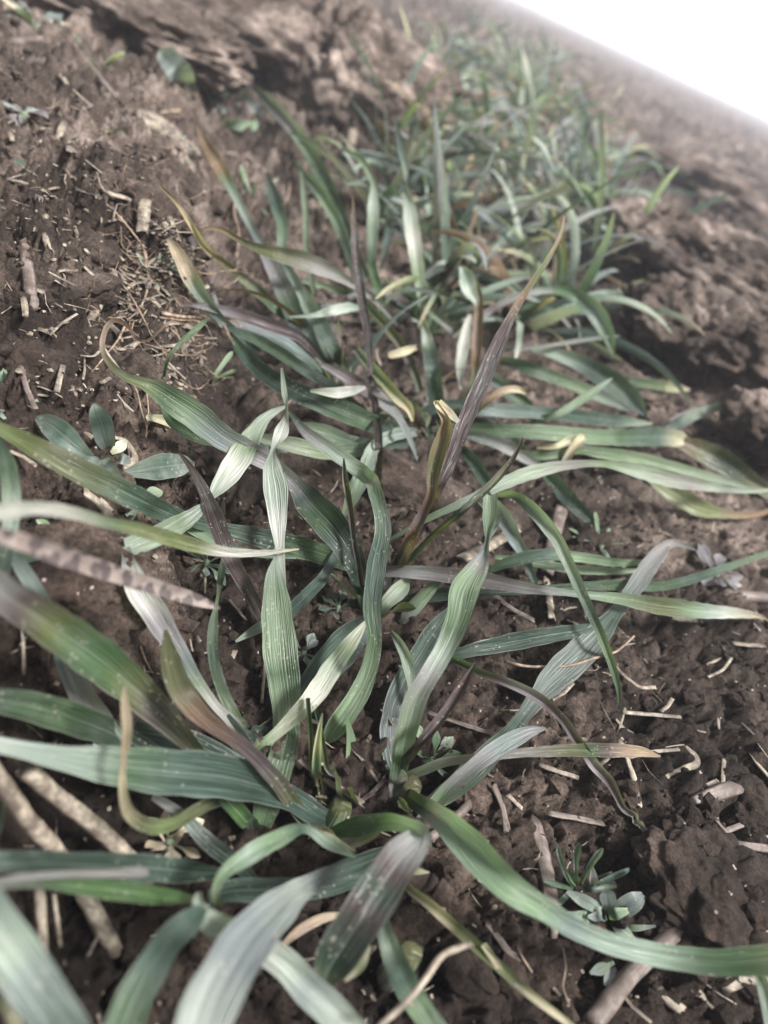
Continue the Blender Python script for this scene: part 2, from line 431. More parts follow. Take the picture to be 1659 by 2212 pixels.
# ---------------------------------------------------------------- wheat blades
PAL = {
    'g': (0.050, 0.086, 0.040), 'bg': (0.044, 0.072, 0.053), 'dg': (0.018, 0.034, 0.022), 'lg': (0.165, 0.222, 0.135), 'wg': (0.085, 0.105, 0.085),
    'pg': (0.265, 0.315, 0.255), 'wh': (0.46, 0.47, 0.41), 'pu': (0.072, 0.050, 0.050), 'dp': (0.032, 0.020, 0.020),
    'ol': (0.085, 0.088, 0.036), 'br': (0.120, 0.068, 0.036), 'tan': (0.40, 0.31, 0.22), 'oc': (0.22, 0.150, 0.090),
    'yg': (0.150, 0.180, 0.078), 'gr': (0.225, 0.214, 0.212), 'bl': (0.145, 0.175, 0.162), 'cr': (0.56, 0.50, 0.34),
    'mv': (0.105, 0.088, 0.105), 'rp': (0.062, 0.030, 0.032), 'vg': (0.055, 0.115, 0.036),
}


def catmull(P, n):
    """P: control rows; n samples evenly by chord length"""
    P = np.asarray(P, float); k = len(P)
    if k == 2: P = np.vstack([P[0], (P[0] + P[1]) / 2, P[1]]); k = 3
    d = np.linalg.norm(np.diff(P[:, :3], axis=0), axis=1) ** 0.5 + 1e-6
    t = np.concatenate([[0], np.cumsum(d)])
    m = np.zeros_like(P)
    for i in range(k):
        if i == 0: m[i] = (P[1] - P[0]) / (t[1] - t[0])
        elif i == k - 1: m[i] = (P[-1] - P[-2]) / (t[-1] - t[-2])
        else:
            a = (P[i] - P[i - 1]) / (t[i] - t[i - 1]); b = (P[i + 1] - P[i]) / (t[i + 1] - t[i])
            m[i] = (a * (t[i + 1] - t[i]) + b * (t[i] - t[i - 1])) / (t[i + 1] - t[i - 1])
    fine = np.linspace(0, t[-1], max(300, n * 6)); out = []
    j = np.clip(np.searchsorted(t, fine, side='right') - 1, 0, k - 2)
    hh = (t[j + 1] - t[j]); s = ((fine - t[j]) / hh)[:, None]; h_ = hh[:, None]
    C = (2 * s ** 3 - 3 * s ** 2 + 1) * P[j] + (s ** 3 - 2 * s ** 2 + s) * h_ * m[j] + (-2 * s ** 3 + 3 * s ** 2) * P[j + 1] + (s ** 3 - s ** 2) * h_ * m[j + 1]
    L = np.concatenate([[0], np.cumsum(np.linalg.norm(np.diff(C[:, :3], axis=0), axis=1))])
    q = np.linspace(0, L[-1], n)
    res = np.stack([np.interp(q, L, C[:, c]) for c in range(C.shape[1])], -1)
    kt = np.interp(t, fine, L) / L[-1]
    return res, L[-1], kt


def blade_mesh(name, pts, side, width, cols, mat, parent, fold=0.14, across=9, wavy=0.0, seed=0, origin=None, cut=None):
    """pts n x 3 centre line, side n x 3 unit, width n (full), cols n x 3"""
    n = len(pts); us = np.linspace(-1, 1, across)
    tang = np.gradient(pts, axis=0); tang /= np.linalg.norm(tang, axis=1)[:, None] + 1e-12
    side = side - tang * np.sum(side * tang, 1)[:, None]; side /= np.linalg.norm(side, axis=1)[:, None] + 1e-12
    nor = np.cross(tang, side)
    V = np.zeros((n, across, 3)); r = np.random.RandomState(seed)
    L = np.concatenate([[0], np.cumsum(np.linalg.norm(np.diff(pts, axis=0), axis=1))])
    ph = r.rand(4) * 6.28; wl = 0.014 + 0.012 * r.rand(2)
    fo = np.full(n, fold) if np.isscalar(fold) else fold
    for j, u in enumerate(us):
        sid = 0 if u < 0 else 1
        wv = wavy * abs(u) ** 2 * np.sin(L / wl[sid] * 6.28 + ph[sid])
        rag = 1 + 0.03 * np.sin(L / 0.009 * 6.28 + ph[2 + sid]) * (abs(u) > 0.9)
        ang = u * 1.0
        off = fo * width * (abs(u) ** 1.2 - 0.42) + wv * width
        V[:, j] = pts + side * (u * 0.5 * width * rag * np.sqrt(np.clip(1 - (2 * fo * abs(u)) ** 2 * 0.5, 0.3, 1)))[:, None] + nor * off[:, None]
    wmax = max(width.max(), 1e-4); o = None
    parts = [(0, n, name, parent)]
    if cut:
        k = int(round((n - 1) * abs(cut)))
        parts = [(k, n, name, parent), (0, k + 1, 'dry_tip', None)] if cut > 0 else [(0, n - k, name, parent), (n - k - 1, n, 'dry_tip', None)]
    for a0, a1, nm, par in parts:
        m_ = a1 - a0; idx = np.arange(m_ * across).reshape(m_, across)
        Fq = np.stack([idx[:-1, :-1], idx[:-1, 1:], idx[1:, 1:], idx[1:, :-1]], -1).reshape(-1, 4).tolist()
        org = origin if origin is not None else (parent.location if parent is not None else None)
        ob = link_mesh(nm, V[a0:a1].reshape(-1, 3), Fq, mat, par, org)
        if par is None and cut: ob.location = (0, 0, 0); ob.parent = o; ob['label'] = 'withered dry tip'
        else: o = ob
        me = ob.data
        uvl = me.uv_layers.new(name='UVMap'); li = np.zeros(len(me.loops), np.int64); me.loops.foreach_get('vertex_index', li)
        uv = np.stack([(li % across) / (across - 1.0), L[a0 + li // across] / wmax], -1); uvl.data.foreach_set('uv', uv.ravel())
        ca = me.color_attributes.new('pigment', 'FLOAT_COLOR', 'POINT')
        cc = np.concatenate([np.repeat(cols[a0:a1], across, 0), np.ones((m_ * across, 1))], 1); ca.data.foreach_set('color', cc.ravel())
    return o


def pigment(cols, n, kt=None, seed=0):
    names = cols.split(); C = np.array([PAL[c] for c in names])
    if len(C) == 1: C = np.vstack([C, C])
    x = np.linspace(0, 1, len(C)); q = np.linspace(0, 1, n)
    q = q + 0.03 * np.sin(q * 19 + seed)
    out = np.stack([np.interp(q, x, C[:, k]) for k in range(3)], -1)
    r = np.random.RandomState(seed + 3)
    return out * (1 + 0.10 * (r.rand(3) - 0.5)) * (0.92 + 0.16 * r.rand())


SEED = [100]; LOW = []


def leaf(parent, cols, P, fold=None, roll=0.0, label=None, name='leaf', mat=None, origin=None, wavy=0.03, dx=0, dy=0, across=9, cut=None):
    """P rows: gx, gy on the 3318-wide picture, h in mm over the soil (or distance), width in those pixels[, twist in degrees]"""
    SEED[0] += 1; sd_ = SEED[0]; r = random.Random(sd_)
    if fold is not None and mat is None: fold = fold * 1.45
    if fold is None: fold = r.choice([-1, 1, 1]) * r.uniform(0.17, 0.36)
    rows = []
    for q in P:
        gx, gy, h, w = q[:4]; tw = q[4] if len(q) > 4 else 0.0
        if parent in LOW and 8 < h < 60.5: h = 8 + (h - 8) * 0.62
        p = at(gx + dx, gy + dy, h); dep = float((p - CAMP) @ np.array(F_))
        rows.append([*p, max(w * 0.94, 3) * dep / (2 * FPX), math.radians(tw + roll)])
    n = max(24, int(len(P) * 9))
    S, L, kt = catmull(rows, n)
    pts = S[:, :3]; width = np.maximum(S[:, 3], 0.0002)
    tang = np.gradient(pts, axis=0); tang /= np.linalg.norm(tang, axis=1)[:, None] + 1e-12
    view = pts - CAMP; view /= np.linalg.norm(view, axis=1)[:, None]
    s0 = np.cross(tang, view); s0 /= np.linalg.norm(s0, axis=1)[:, None] + 1e-9
    for i in range(1, n):
        if s0[i] @ s0[i - 1] < 0: s0[i] *= -1
    for _ in range(2): s0[1:-1] = (s0[:-2] + 2 * s0[1:-1] + s0[2:]); s0 /= np.linalg.norm(s0, axis=1)[:, None] + 1e-9
    n0 = np.cross(tang, s0)
    a = S[:, 4][:, None]
    # a twisted stretch keeps its own breadth: widen what is turned away
    width = width / np.clip(np.abs(np.cos(S[:, 4])), 0.45, 1)
    side = s0 * np.cos(a) + n0 * np.sin(a)
    # soil does not cut through a blade
    gzv = macro(pts[:, 0], pts[:, 1]) + soil_detail(pts[:, 0], pts[:, 1]) + 0.0006
    lift = np.clip(gzv - pts[:, 2], 0, None); lift[0] *= 0.3; lift[-1] *= 0.3
    for _ in range(3): lift[1:-1] = np.maximum(lift[1:-1], (lift[:-2] + 2 * lift[1:-1] + lift[2:]) / 4)
    pts[:, 2] += lift
    o = blade_mesh(name, pts, side, width, pigment(cols, n, None, sd_), mat or M_LEAF, parent, fold, across, wavy, sd_, origin, cut)
    if label: o['label'] = label
    return o


def stem_base(parent, height=0.007, rad=0.0022, cols='rp gr lg', seed=1, lean=(0, 0), name='stem_base', mat=None):
    """the short stem the blades come out of, with its sheath rim"""
    n, k = 9, 10; t = np.linspace(0, 1, n); base = np.array(parent.location); r = random.Random(seed)
    V = []
    for i in range(n):
        rr = rad * (0.9 + 0.35 * math.sin(t[i] * 2.6) - 0.35 * t[i]); c = base + np.array([lean[0] * t[i], lean[1] * t[i], -0.003 + (height + 0.003) * t[i]])
        for j in range(k):
            a_ = j / k * 6.2831853; q = rr * (1 + 0.10 * math.sin(3 * a_ + seed))
            V.append(c + np.array([math.cos(a_) * q, math.sin(a_) * q, 0.0]))
    V.append(base + np.array([lean[0], lean[1], height])); idx = np.arange(n * k).reshape(n, k); nx = np.roll(idx, -1, 1)
    Fq = np.stack([idx[:-1], nx[:-1], nx[1:], idx[1:]], -1).reshape(-1, 4).tolist() + [[idx[-1][j], nx[-1][j], n * k] for j in range(k)]
    o = link_mesh(name, np.array(V), Fq, mat or M_LEAF, parent); me = o.data
    uvl = me.uv_layers.new(name='UVMap'); li = np.zeros(len(me.loops), np.int64); me.loops.foreach_get('vertex_index', li)
    uvl.data.foreach_set('uv', np.stack([(li % k) / (k - 1.0), (li // k) / float(n)], -1).ravel())
    ca = me.color_attributes.new('pigment', 'FLOAT_COLOR', 'POINT'); P_ = np.repeat(pigment(cols, n, None, seed), k, 0); P_ = np.vstack([P_, P_[-1:]])
    ca.data.foreach_set('color', np.concatenate([P_, np.ones((len(P_), 1))], 1).ravel())
    return o


def wheat(gx, gy, label, group='wheat seedlings of the row', h=0):
    e = empty('wheat_plant', at(gx, gy, h), label, 'wheat plant', group)
    stem_base(e, 0.009, 0.0026, 'rp gr lg ol', int(gx) % 50)
    return e


# row offsets on the 3318 x 4424 picture: crops c1/c2 y+0, c3/c4 y+1128, c5/c6 y+2256, c7/c8 y+3229; right crops x+1659
def c3(P): return [(q[0], q[1] + 1128, *q[2:]) for q in P]
def c5(P): return [(q[0], q[1] + 2256, *q[2:]) for q in P]
def c7(P): return [(q[0], q[1] + 3229, *q[2:]) for q in P]
def c2(P): return [(q[0] + 1659, q[1], *q[2:]) for q in P]
def c4(P): return [(q[0] + 1659, q[1] + 1128, *q[2:]) for q in P]
def c6(P): return [(q[0] + 1659, q[1] + 2256, *q[2:]) for q in P]
def c8(P): return [(q[0] + 1659, q[1] + 3229, *q[2:]) for q in P]


# ---- A: the nearest plant with a reddish crown
A = wheat(1420, 3570, 'wheat seedling nearest the camera, with a broad scarred blade and a reddish crown')
LOW.append(A)
leaf(A, 'bg bg dg bg g pg wh', c5([(1440, 1310, 3, 80), (1360, 1260, 8, 100), (1250, 1190, 14, 110), (1000, 1105, 24, 190), (700, 1075, 30, 205), (450, 1045, 33, 165), (200, 1005, 34, 95), (0, 965, 34, 75, 30), (-160, 930, 34, 60, 50)]), 0.10, label='broad green blade with tan scars')
leaf(A, 'ol ol br pu pu ol lg', c5([(714, 465, 42, 14), (735, 580, 42, 85), (790, 740, 42, 118), (900, 860, 38, 84), (1050, 965, 32, 66), (1200, 1120, 22, 78), (1270, 1220, 12, 76), (1330, 1300, 5, 60)]), 0.17, label='olive purple blade rolled to a point')
leaf(A, 'gr pu ol g ol pu ol dg g', c5([(-180, 90, 46, 90), (0, 290, 48, 165), (200, 430, 46, 200), (400, 570, 42, 215), (560, 700, 36, 180), (700, 830, 28, 140), (820, 960, 18, 80), (930, 1100, 10, 80), (1090, 1325, 3, 70)]), 0.22, label='broad olive blade with purple brown margin')
leaf(A, 'tan oc tan ol yg ol dg dg', c7([(540, -268, 50, 10), (541, -190, 50, 40), (548, -70, 47, 52), (533, 60, 43, 32), (530, 180, 38, 42), (560, 285, 30, 64), (650, 340, 24, 78), (760, 325, 19, 64), (860, 265, 14, 66), (960, 225, 9, 60), (1060, 260, 3, 40)]), 0.2, cut=0.22, label='hooked blade ending in an orange dry tip')
leaf(A, 'pg lg lg g lg g lg vg', c5([(1190, 146, -163, 10), (1186, 230, -163, 80), (1196, 380, -164, 140), (1214, 580, -164, 162), (1236, 780, -160, 136), (1232, 930, -156, 122), (1205, 1060, -151, 128), (1170, 1170, 9, 140), (1130, 1310, 4, 90)]), 0.12, label='upright ribbed bright green blade', wavy=0.015)
leaf(A, 'pu rp dp dp rp dp', c6([(395, 607, -158, 12), (335, 715, -156, 60), (250, 840, -153, 68), (150, 960, -150, 62), (50, 1080, 5, 56), (-60, 1190, 4, 46), (-190, 1290, 2, 40)]), 0.35, label='dark red purple pointed blade')
leaf(A, 'lg pg bg lg pg lg ol', c7([(1535, 474, 22, 12), (1420, 415, 26, 55), (1320, 352, 30, 44), (1210, 390, 33, 84), (1060, 475, 36, 92), (965, 550, 38, 62), (930, 620, 38, 40), (950, 690, 34, 34, 40)]), 0.2, label='thin pale ribbon blade looping over')
leaf(A, 'pg pg gr pg bl pg gr', c7([(862, 625, 42, 20, 40), (858, 690, 42, 70), (900, 745, 42, 110), (1010, 800, 40, 130), (1200, 910, 36, 145), (1350, 1060, 32, 165), (1490, 1200, 28, 170), (1600, 1330, 24, 170)]), 0.25, label='pale grey lower run of the looped ribbon')
leaf(A, 'bg bg dg bg g g', c7([(880, 690, 44, 40), (830, 745, 44, 110), (735, 830, 45, 135), (650, 960, 44, 160), (580, 1090, 42, 176), (520, 1240, 40, 190)]), 0.16, label='dusty green blade bending down to the frame edge')
leaf(A, 'dg dg bg bl pg bl bl pg', c7([(1720, 440, 8, 60), (1560, 505, 18, 90), (1440, 545, 28, 78), (1330, 596, 38, 90), (1205, 695, 46, 168), (1085, 820, 50, 222), (985, 970, 51, 246), (905, 1120, 51, 258), (850, 1280, 50, 250)]), 0.10, label='broad pale blue grey blade close to the lens')
leaf(A, 'bg dg bg bg', c7([(1570, 560, 8, 50), (1400, 605, 14, 88), (1180, 615, 17, 105), (1000, 620, 18, 100), (900, 650, 18, 70)]), 0.12)
leaf(A, 'vg g g lg pg pg gr pu dg dp dg ol', c7([(1430, 368, 4, 40), (1530, 345, 14, 95), (1660, 322, 24, 85), (1770, 345, 36, 80), (1810, 390, 42, 120), (1740, 470, 46, 175), (1650, 600, 47, 205), (1560, 740, 45, 215), (1480, 860, 40, 210), (1420, 960, 34, 150), (1390, 1050, 30, 20)]), 0.18, label='big olive blade bent over with a green bulging base')
leaf(A, 'cr yg cr', c7([(1590, 850, 33, 30), (1560, 940, 31, 44), (1490, 1010, 29, 12)]), 0.1, label='cream dry margin of the bent blade')
leaf(A, 'ol yg cr yg ol br', c7([(1250, 350, 12, 30), (1330, 350, 14, 46), (1420, 395, 14, 56), (1500, 440, 12, 40), (1560, 478, 10, 10)]), 0.25)
leaf(A, 'wh lg pg wh wh lg yg', c5([(1590, 418, -172, 10), (1530, 500, -170, 60), (1450, 610, -168, 90), (1340, 770, 20, 92), (1230, 880, 10, 60), (1110, 985, 6, 44), (1025, 1045, 3, 20)]), 0.1, label='pale cream narrow blade slanting up')
leaf(A, 'dg bg dg dg', c5([(1575, 410, 10, 20), (1500, 480, 8, 90), (1400, 590, 6, 90), (1300, 720, 4, 70), (1200, 850, 3, 60), (1080, 960, 3, 60)]), 0.15)
leaf(A, 'bl bg bl bg', c5([(1590, 470, 7, 40), (1500, 580, 6, 80), (1400, 680, 5, 80), (1290, 790, 3, 40)]), 0.15)
leaf(A, 'bg gr pg lg gr lg bg bg g lg lg', c3([(1250, 650, 36, 16), (1330, 745, 37, 52), (1450, 830, 38, 72), (1560, 910, 38, 76), (1628, 1020, -168, 70), (1655, 1150, -165, 76), (1628, 1310, -164, 92), (1608, 1500, -163, 88), (1618, 1640, -162, 72), (1575, 1820, -162, 90), (1500, 1950, 14, 104), (1440, 2030, 8, 90), (1394, 2094, 4, 20)]), 0.16, label='long ribbed blade twisting down through the middle')
leaf(A, 'wh cr lg ol g', c5([(1393, 825, 26, 8), (1380, 900, 22, 38), (1370, 1000, 15, 66), (1366, 1100, 9, 70), (1368, 1200, 4, 62), (1375, 1270, 1, 44)]), 0.4, label='short tan sheath point')
leaf(A, 'dg g ol cr br', c5([(1330, 760, 22, 36), (1340, 900, 16, 40), (1345, 1020, 10, 44), (1350, 1150, 5, 50), (1360, 1260, 1, 40)]), 0.4)
leaf(A, 'dg g ol gr tan', c5([(1360, 790, 20, 30), (1392, 930, 15, 34), (1410, 1060, 9, 44), (1425, 1150, 5, 36), (1430, 1250, 1, 30)]), 0.4)
leaf(A, 'pg wh wh gr bl lg wh bg dg dg', c5([(545, 105, 24, 30), (560, 190, 26, 80), (590, 270, 26, 120), (680, 410, 24, 126), (760, 540, 22, 96), (850, 680, 19, 60), (930, 790, 15, 44), (1020, 880, 10, 60), (1090, 980, 6, 70), (1140, 1120, 3, 60)]), 0.2, label='pale folded blade with a buff back')
leaf(A, 'dg dg dg bg', c5([(800, 630, 16, 20), (860, 730, 14, 80), (950, 850, 11, 100), (1040, 950, 7, 90), (1120, 1060, 3, 70)]), 0.15)
leaf(A, 'pg pg lg wh pg pg lg pg', c3([(1232, 628, 32, 14), (1150, 675, 34, 48), (1085, 765, 35, 90), (1020, 870, 35, 116), (950, 970, 33, 84), (905, 1032, 31, 24, 30), (850, 1085, 30, 56), (760, 1145, 28, 92), (660, 1195, 26, 100), (545, 1238, 24, 90)]), 0.12, label='pale silvery blade dropping to the fold')
leaf(A, 'bg g lg bg g lg', c5([(962, 150, 8, 10), (955, 230, 10, 36), (938, 340, 12, 16), (920, 470, 12, 52), (925, 600, 11, 54), (960, 720, 9, 56), (1010, 830, 7, 60), (1065, 915, 3, 40)]), 0.2)
leaf(A, 'lg pg wh pg pg wh pg bl', c3([(1217, 462, -196, 10), (1228, 560, -194, 28), (1240, 650, -192, 14, 60), (1215, 740, -190, 66), (1180, 820, -186, 24, 40), (1178, 900, -182, 90), (1192, 980, -180, 116), (1198, 1080, -178, 96), (1206, 1200, -176, 56), (1216, 1300, -174, 34), (1224, 1400, -172, 26), (1222, 1520, -171, 20)]), 0.12, label='silvery white twisted upright blade')
leaf(A, 'bl bg bg pg', c5([(1455, 108, 14, 12), (1410, 220, 12, 50), (1320, 320, 11, 62), (1230, 400, 9, 60), (1120, 455, 7, 54), (1018, 516, 5, 12)]), 0.15)
leaf(A, 'pu dp dp pu dp pu', c3([(774, 828, 38, 12), (830, 900, 36, 34), (890, 1010, 34, 58), (940, 1140, 31, 86), (1000, 1290, 24, 80), (1060, 1400, 16, 66), (1120, 1510, 8, 60), (1180, 1640, 4, 50)]), 0.17, label='dark purple upright spike')
leaf(A, 'bg dg bg bg bl', c5([(580, 900, 12, 100), (740, 930, 12, 110), (900, 985, 10, 110), (1060, 1080, 8, 90), (1200, 1180, 5, 80), (1330, 1270, 2, 60)]), 0.14)
leaf(A, 'dg g dg dg', c5([(-180, 755, 20, 110), (0, 770, 22, 118), (150, 800, 22, 142), (320, 850, 20, 150), (480, 910, 16, 120), (640, 990, 11, 90), (850, 1110, 6, 70)]), 0.14)
leaf(A, 'dg vg dg', c7([(950, 200, 12, 70), (1030, 280, 8, 84), (1095, 360, 3, 60)]), 0.25)
leaf(A, 'gr bl dg bg', c7([(660, 210, 10, 40), (780, 290, 9, 56), (900, 410, 8, 80), (1020, 500, 6, 80), (1110, 580, 4, 30)]), 0.2)

# ---- C: second tuft just right of it
Cc = wheat(1722, 3478, 'wheat seedling with a twisted ribbed blade standing just right of the nearest one')
leaf(Cc, 'pg lg bl gr lg g pg gr lg g gr', c6([(460, -120, 40, 70), (455, -20, 40, 66), (447, 90, 39, 22, 40), (415, 180, 38, 84), (350, 290, 36, 140), (318, 420, 33, 122), (255, 560, 30, 104), (185, 680, 27, 100), (140, 760, 24, 110), (110, 860, 20, 112), (80, 980, 15, 96), (62, 1090, 9, 84), (52, 1210, 3, 80)]), 0.2, label='twisted ribbed blade with pinkish margins')
leaf(Cc, 'bg dg bg bg bl bg', c6([(292, 365, 14, 20), (220, 470, 14, 90), (150, 580, 13, 96), (80, 700, 11, 100), (30, 840, 8, 96), (20, 960, 6, 80), (45, 1100, 3, 60)]), 0.15)
leaf(Cc, 'bl pg bl bl', c6([(30, 470, 10, 16), (70, 530, 14, 46), (105, 620, 15, 56), (118, 720, 13, 36), (112, 900, 8, 40), (80, 1100, 3, 40)]), 0.2)
leaf(Cc, 'gr gr bl gr gr lg gr', c6([(700, 890, 20, 10), (630, 906, 22, 52), (530, 955, 22, 86), (420, 1030, 20, 76), (330, 1105, 16, 68), (240, 1195, 10, 72), (150, 1290, 4, 40)]), 0.17, label='grey mauve blade with a channel')
leaf(Cc, 'bl gr bl bg bl bg g', c6([(1345, 118, 16, 10), (1240, 92, 22, 40), (1175, 150, 22, 74), (1100, 260, 19, 84), (1010, 380, 16, 62), (930, 480, 14, 110), (840, 575, 12, 142), (740, 670, 10, 136), (650, 775, 9, 84), (560, 890, 8, 66), (430, 1030, 7, 110), (300, 1150, 4, 100), (180, 1230, 2, 60)]), 0.12, label='long blue grey blade lying toward the right')
leaf(Cc, 'gr pg gr gr gr ol g pu tan tan', c6([(60, 1115, 3, 40), (160, 1075, 9, 46), (270, 1035, 14, 46), (400, 1018, 18, 42), (550, 1000, 20, 42), (700, 990, 21, 52), (850, 984, 21, 62), (1000, 986, 20, 66), (1110, 992, 18, 48), (1195, 1012, 16, 8)]), 0.17, label='stalk like blade lying low to the right')
leaf(Cc, 'g g pu gr pu pu gr pu gr gr', c6([(240, 560, 14, 30), (330, 605, 18, 46), (430, 655, 21, 54), (540, 695, 23, 60), (660, 755, 24, 70), (770, 850, 23, 62), (840, 950, 21, 66), (910, 1050, 17, 72), (980, 1130, 12, 62), (1030, 1230, 8, 42), (1070, 1310, 5, 42), (1084, 1390, 3, 34), (1076, 1445, 1, 8)]), 0.35, label='purple green blade arching down to the soil')
leaf(Cc, 'dg bg dg bg bg', c6([(150, 590, 6, 40), (290, 575, 12, 46), (400, 548, 15, 66), (550, 518, 16, 82), (700, 490, 16, 76), (850, 464, 15, 50), (925, 440, 14, 10)]), 0.12)
leaf(Cc, 'ol dg gr pg lg lg bl pg g g ol', c8([(30, 170, 3, 70), (140, 235, 10, 84), (260, 320, 18, 120), (390, 450, 24, 165), (520, 585, 26, 150), (700, 705, 24, 112), (850, 795, 22, 100), (1010, 855, 22, 104), (1230, 905, 24, 112), (1450, 928, 27, 122), (1660, 915, 30, 134), (1850, 870, 32, 130)]), 0.2, label='long strap blade sweeping across the right foreground')

# ---- B: the middle plant
B = wheat(1600, 2660, 'wheat seedling in the sharp middle of the row with tall brown upright blades')
leaf(B, 'oc tan oc br br br tan ol yg g lg bl gr gr dg g dg dg vg', c3([(800, 270, 10, 9), (740, 262, 12, 13), (690, 300, 13, 14), (640, 342, 14, 12), (590, 335, 15, 16), (555, 285, 16, 18), (500, 256, 17, 22), (448, 320, 18, 26), (458, 420, 19, 28), (530, 492, 20, 44), (620, 528, 22, 60), (668, 550, 24, 100), (760, 610, 26, 136), (860, 680, 27, 140), (960, 760, 26, 120), (1060, 815, 24, 112), (1160, 868, 22, 90), (1260, 945, 22, 72), (1340, 1045, 22, 142), (1430, 1140, 22, 160), (1500, 1240, 20, 132), (1545, 1340, 15, 100), (1572, 1440, 8, 72), (1590, 1520, 2, 60)]), 0.2, cut=0.42, label='long blade with a curled brown withered tip', wavy=0.02)
leaf(B, 'pu ol dp dp dp dg dg', c3([(1485, 852, -186, 10), (1490, 930, -186, 46), (1512, 1060, -186, 50), (1530, 1200, -186, 46), (1555, 1340, -186, 46), (1580, 1450, 6, 50), (1592, 1520, 2, 44)]), 0.4, label='dark purple spike with an olive inside')
leaf(B, 'oc yg ol bg dg bg bg bg dg dg g dg bg', c3([(-120, 640, 20, 50), (0, 722, 20, 60), (150, 800, 20, 100), (300, 882, 19, 116), (450, 955, 18, 122), (600, 1030, 17, 110), (750, 1098, 16, 84), (870, 1132, 15, 60), (1000, 1165, 14, 66), (1100, 1190, 14, 90), (1250, 1225, 12, 104), (1400, 1268, 10, 96), (1520, 1310, 6, 70), (1600, 1350, 3, 50)]), 0.12, cut=0.1, label='long dusty green blade with a yellow brown tip')
leaf(B, 'dp dp dp pu br pu br ol oc cr', c4([(10, 1395, 2, 60), (50, 1330, 8, 70), (120, 1190, -182, 84), (170, 1085, -182, 66), (205, 1000, -182, 62), (212, 920, -182, 88), (236, 820, -182, 104), (262, 735, -182, 86), (268, 690, -181, 60), (240, 640, -180, 46), (222, 604, -179, 34)]), 0.35, cut=-0.14, label='rolled brown blade with a broken tan tip')
leaf(B, 'cr tan wh', c4([(232, 612, -179, 44), (280, 655, -180, 44), (322, 694, -181, 20)]), 0.1, label='papery tan flap')
leaf(B, 'tan yg oc pu dp pu dp pu dp dp pu dg', c4([(780, -195, -196, 8), (768, -130, -196, 16), (700, 5, -195, 26), (625, 115, -194, 30), (555, 230, -193, 42), (500, 345, -192, 66), (440, 485, -190, 78), (390, 600, -188, 78), (340, 720, -186, 72), (292, 850, -185, 62), (240, 970, -184, 54), (190, 1090, 16, 50), (100, 1250, 6, 46), (20, 1390, 2, 40)]), 0.17, cut=0.22, label='tallest brown purple blade with a thin straw tip')
leaf(B, 'pu ol dg ol g bg', c4([(601, 763, -190, 10), (562, 845, -189, 32), (500, 925, -188, 48), (420, 1005, -186, 52), (330, 1085, -184, 46), (200, 1195, 22, 38), (90, 1310, 10, 40), (15, 1395, 2, 36)]), 0.35, label='dark olive narrow blade leaning right')
leaf(B, 'bl lg bl pg gr lg pg gr pg bl pg wh', c4([(-60, 1260, 8, 16), (60, 1185, 18, 22), (200, 1108, 24, 32), (350, 1040, 29, 44), (500, 968, 32, 62), (650, 910, 33, 70), (800, 880, 33, 46), (950, 876, 32, 36), (1100, 906, 30, 74), (1250, 945, 27, 80), (1400, 972, 24, 52), (1600, 992, 20, 24), (1700, 985, 18, 10)]), 0.2, label='long arched grey green blade reaching the right edge')
leaf(B, 'gr gr pu gr pg lg ol lg pg wh tan oc', c6([(-40, 215, 8, 40), (80, 213, 13, 62), (250, 226, 16, 74), (450, 252, 18, 78), (600, 282, 20, 58), (800, 306, 21, 34), (1000, 328, 21, 56), (1200, 362, 20, 92), (1400, 385, 17, 72), (1550, 395, 13, 46), (1640, 412, 10, 16), (1680, 440, 7, 6)]), 0.2, cut=-0.1, label='long grey purple blade lying right with a burnt tip')
leaf(B, 'g bg lg g lg pg', c6([(440, 215, 10, 20), (550, 168, 16, 58), (700, 140, 20, 62), (850, 152, 20, 52), (1000, 174, 18, 42), (1212, 170, 14, 8)]), 0.2)
leaf(B, 'lg pg lg pg', c6([(480, 150, 8, 20), (600, 165, 10, 40), (720, 188, 12, 44), (850, 206, 12, 42), (1000, 212, 11, 34), (1140, 206, 9, 10)]), 0.2)
leaf(B, 'dg bg g bg lg pg', c6([(60, 345, 3, 40), (250, 312, 8, 60), (450, 300, 12, 44), (700, 290, 14, 40), (900, 275, 16, 46), (1050, 270, 16, 54), (1200, 276, 15, 46), (1350, 240, 16, 44), (1500, 188, 16, 36), (1660, 135, 15, 24), (1800, 95, 14, 10)]), 0.15)
leaf(B, 'pg lg bg pg pg bg lg g', c4([(440, 1010, 16, 20), (560, 1012, 28, 42), (640, 1072, 33, 64), (705, 1145, 35, 70), (745, 1200, 35, 66), (790, 1290, 33, 60), (835, 1390, 29, 56), (885, 1500, 24, 50), (935, 1610, 19, 46), (980, 1730, 14, 40), (1012, 1840, 9, 28), (1018, 1920, 5, 8)]), 0.2, label='narrow arching blade with a hanging tip')
leaf(B, 'gr bl bl bg', c4([(470, 1030, 14, 30), (520, 1110, 18, 76), (560, 1190, 18, 72), (610, 1280, 14, 46), (650, 1390, 10, 30), (655, 1460, 6, 10)]), 0.2)
leaf(B, 'bg pg bg pg', c4([(430, 1020, 30, 76), (460, 1060, 32, 76), (480, 1120, 33, 50), (448, 1205, 34, 18)]), 0.15)
leaf(B, 'lg pg lg', c6([(-30, 400, 8, 20), (10, 350, 12, 70), (70, 290, 12, 80), (100, 250, 10, 30)]), 0.2)
leaf(B, 'pg wh lg yg yg wh wh cr', c3([(-180, 1100, 44, 80), (0, 1082, 46, 84), (150, 1068, 45, 72), (300, 1085, 43, 66), (450, 1125, 41, 58), (600, 1160, 38, 72), (800, 1217, 33, 74), (950, 1252, 29, 54), (1100, 1262, 25, 36), (1292, 1244, 20, 8)]), 0.2, label='pale yellow green blade curving in from the left edge', wavy=0.01)
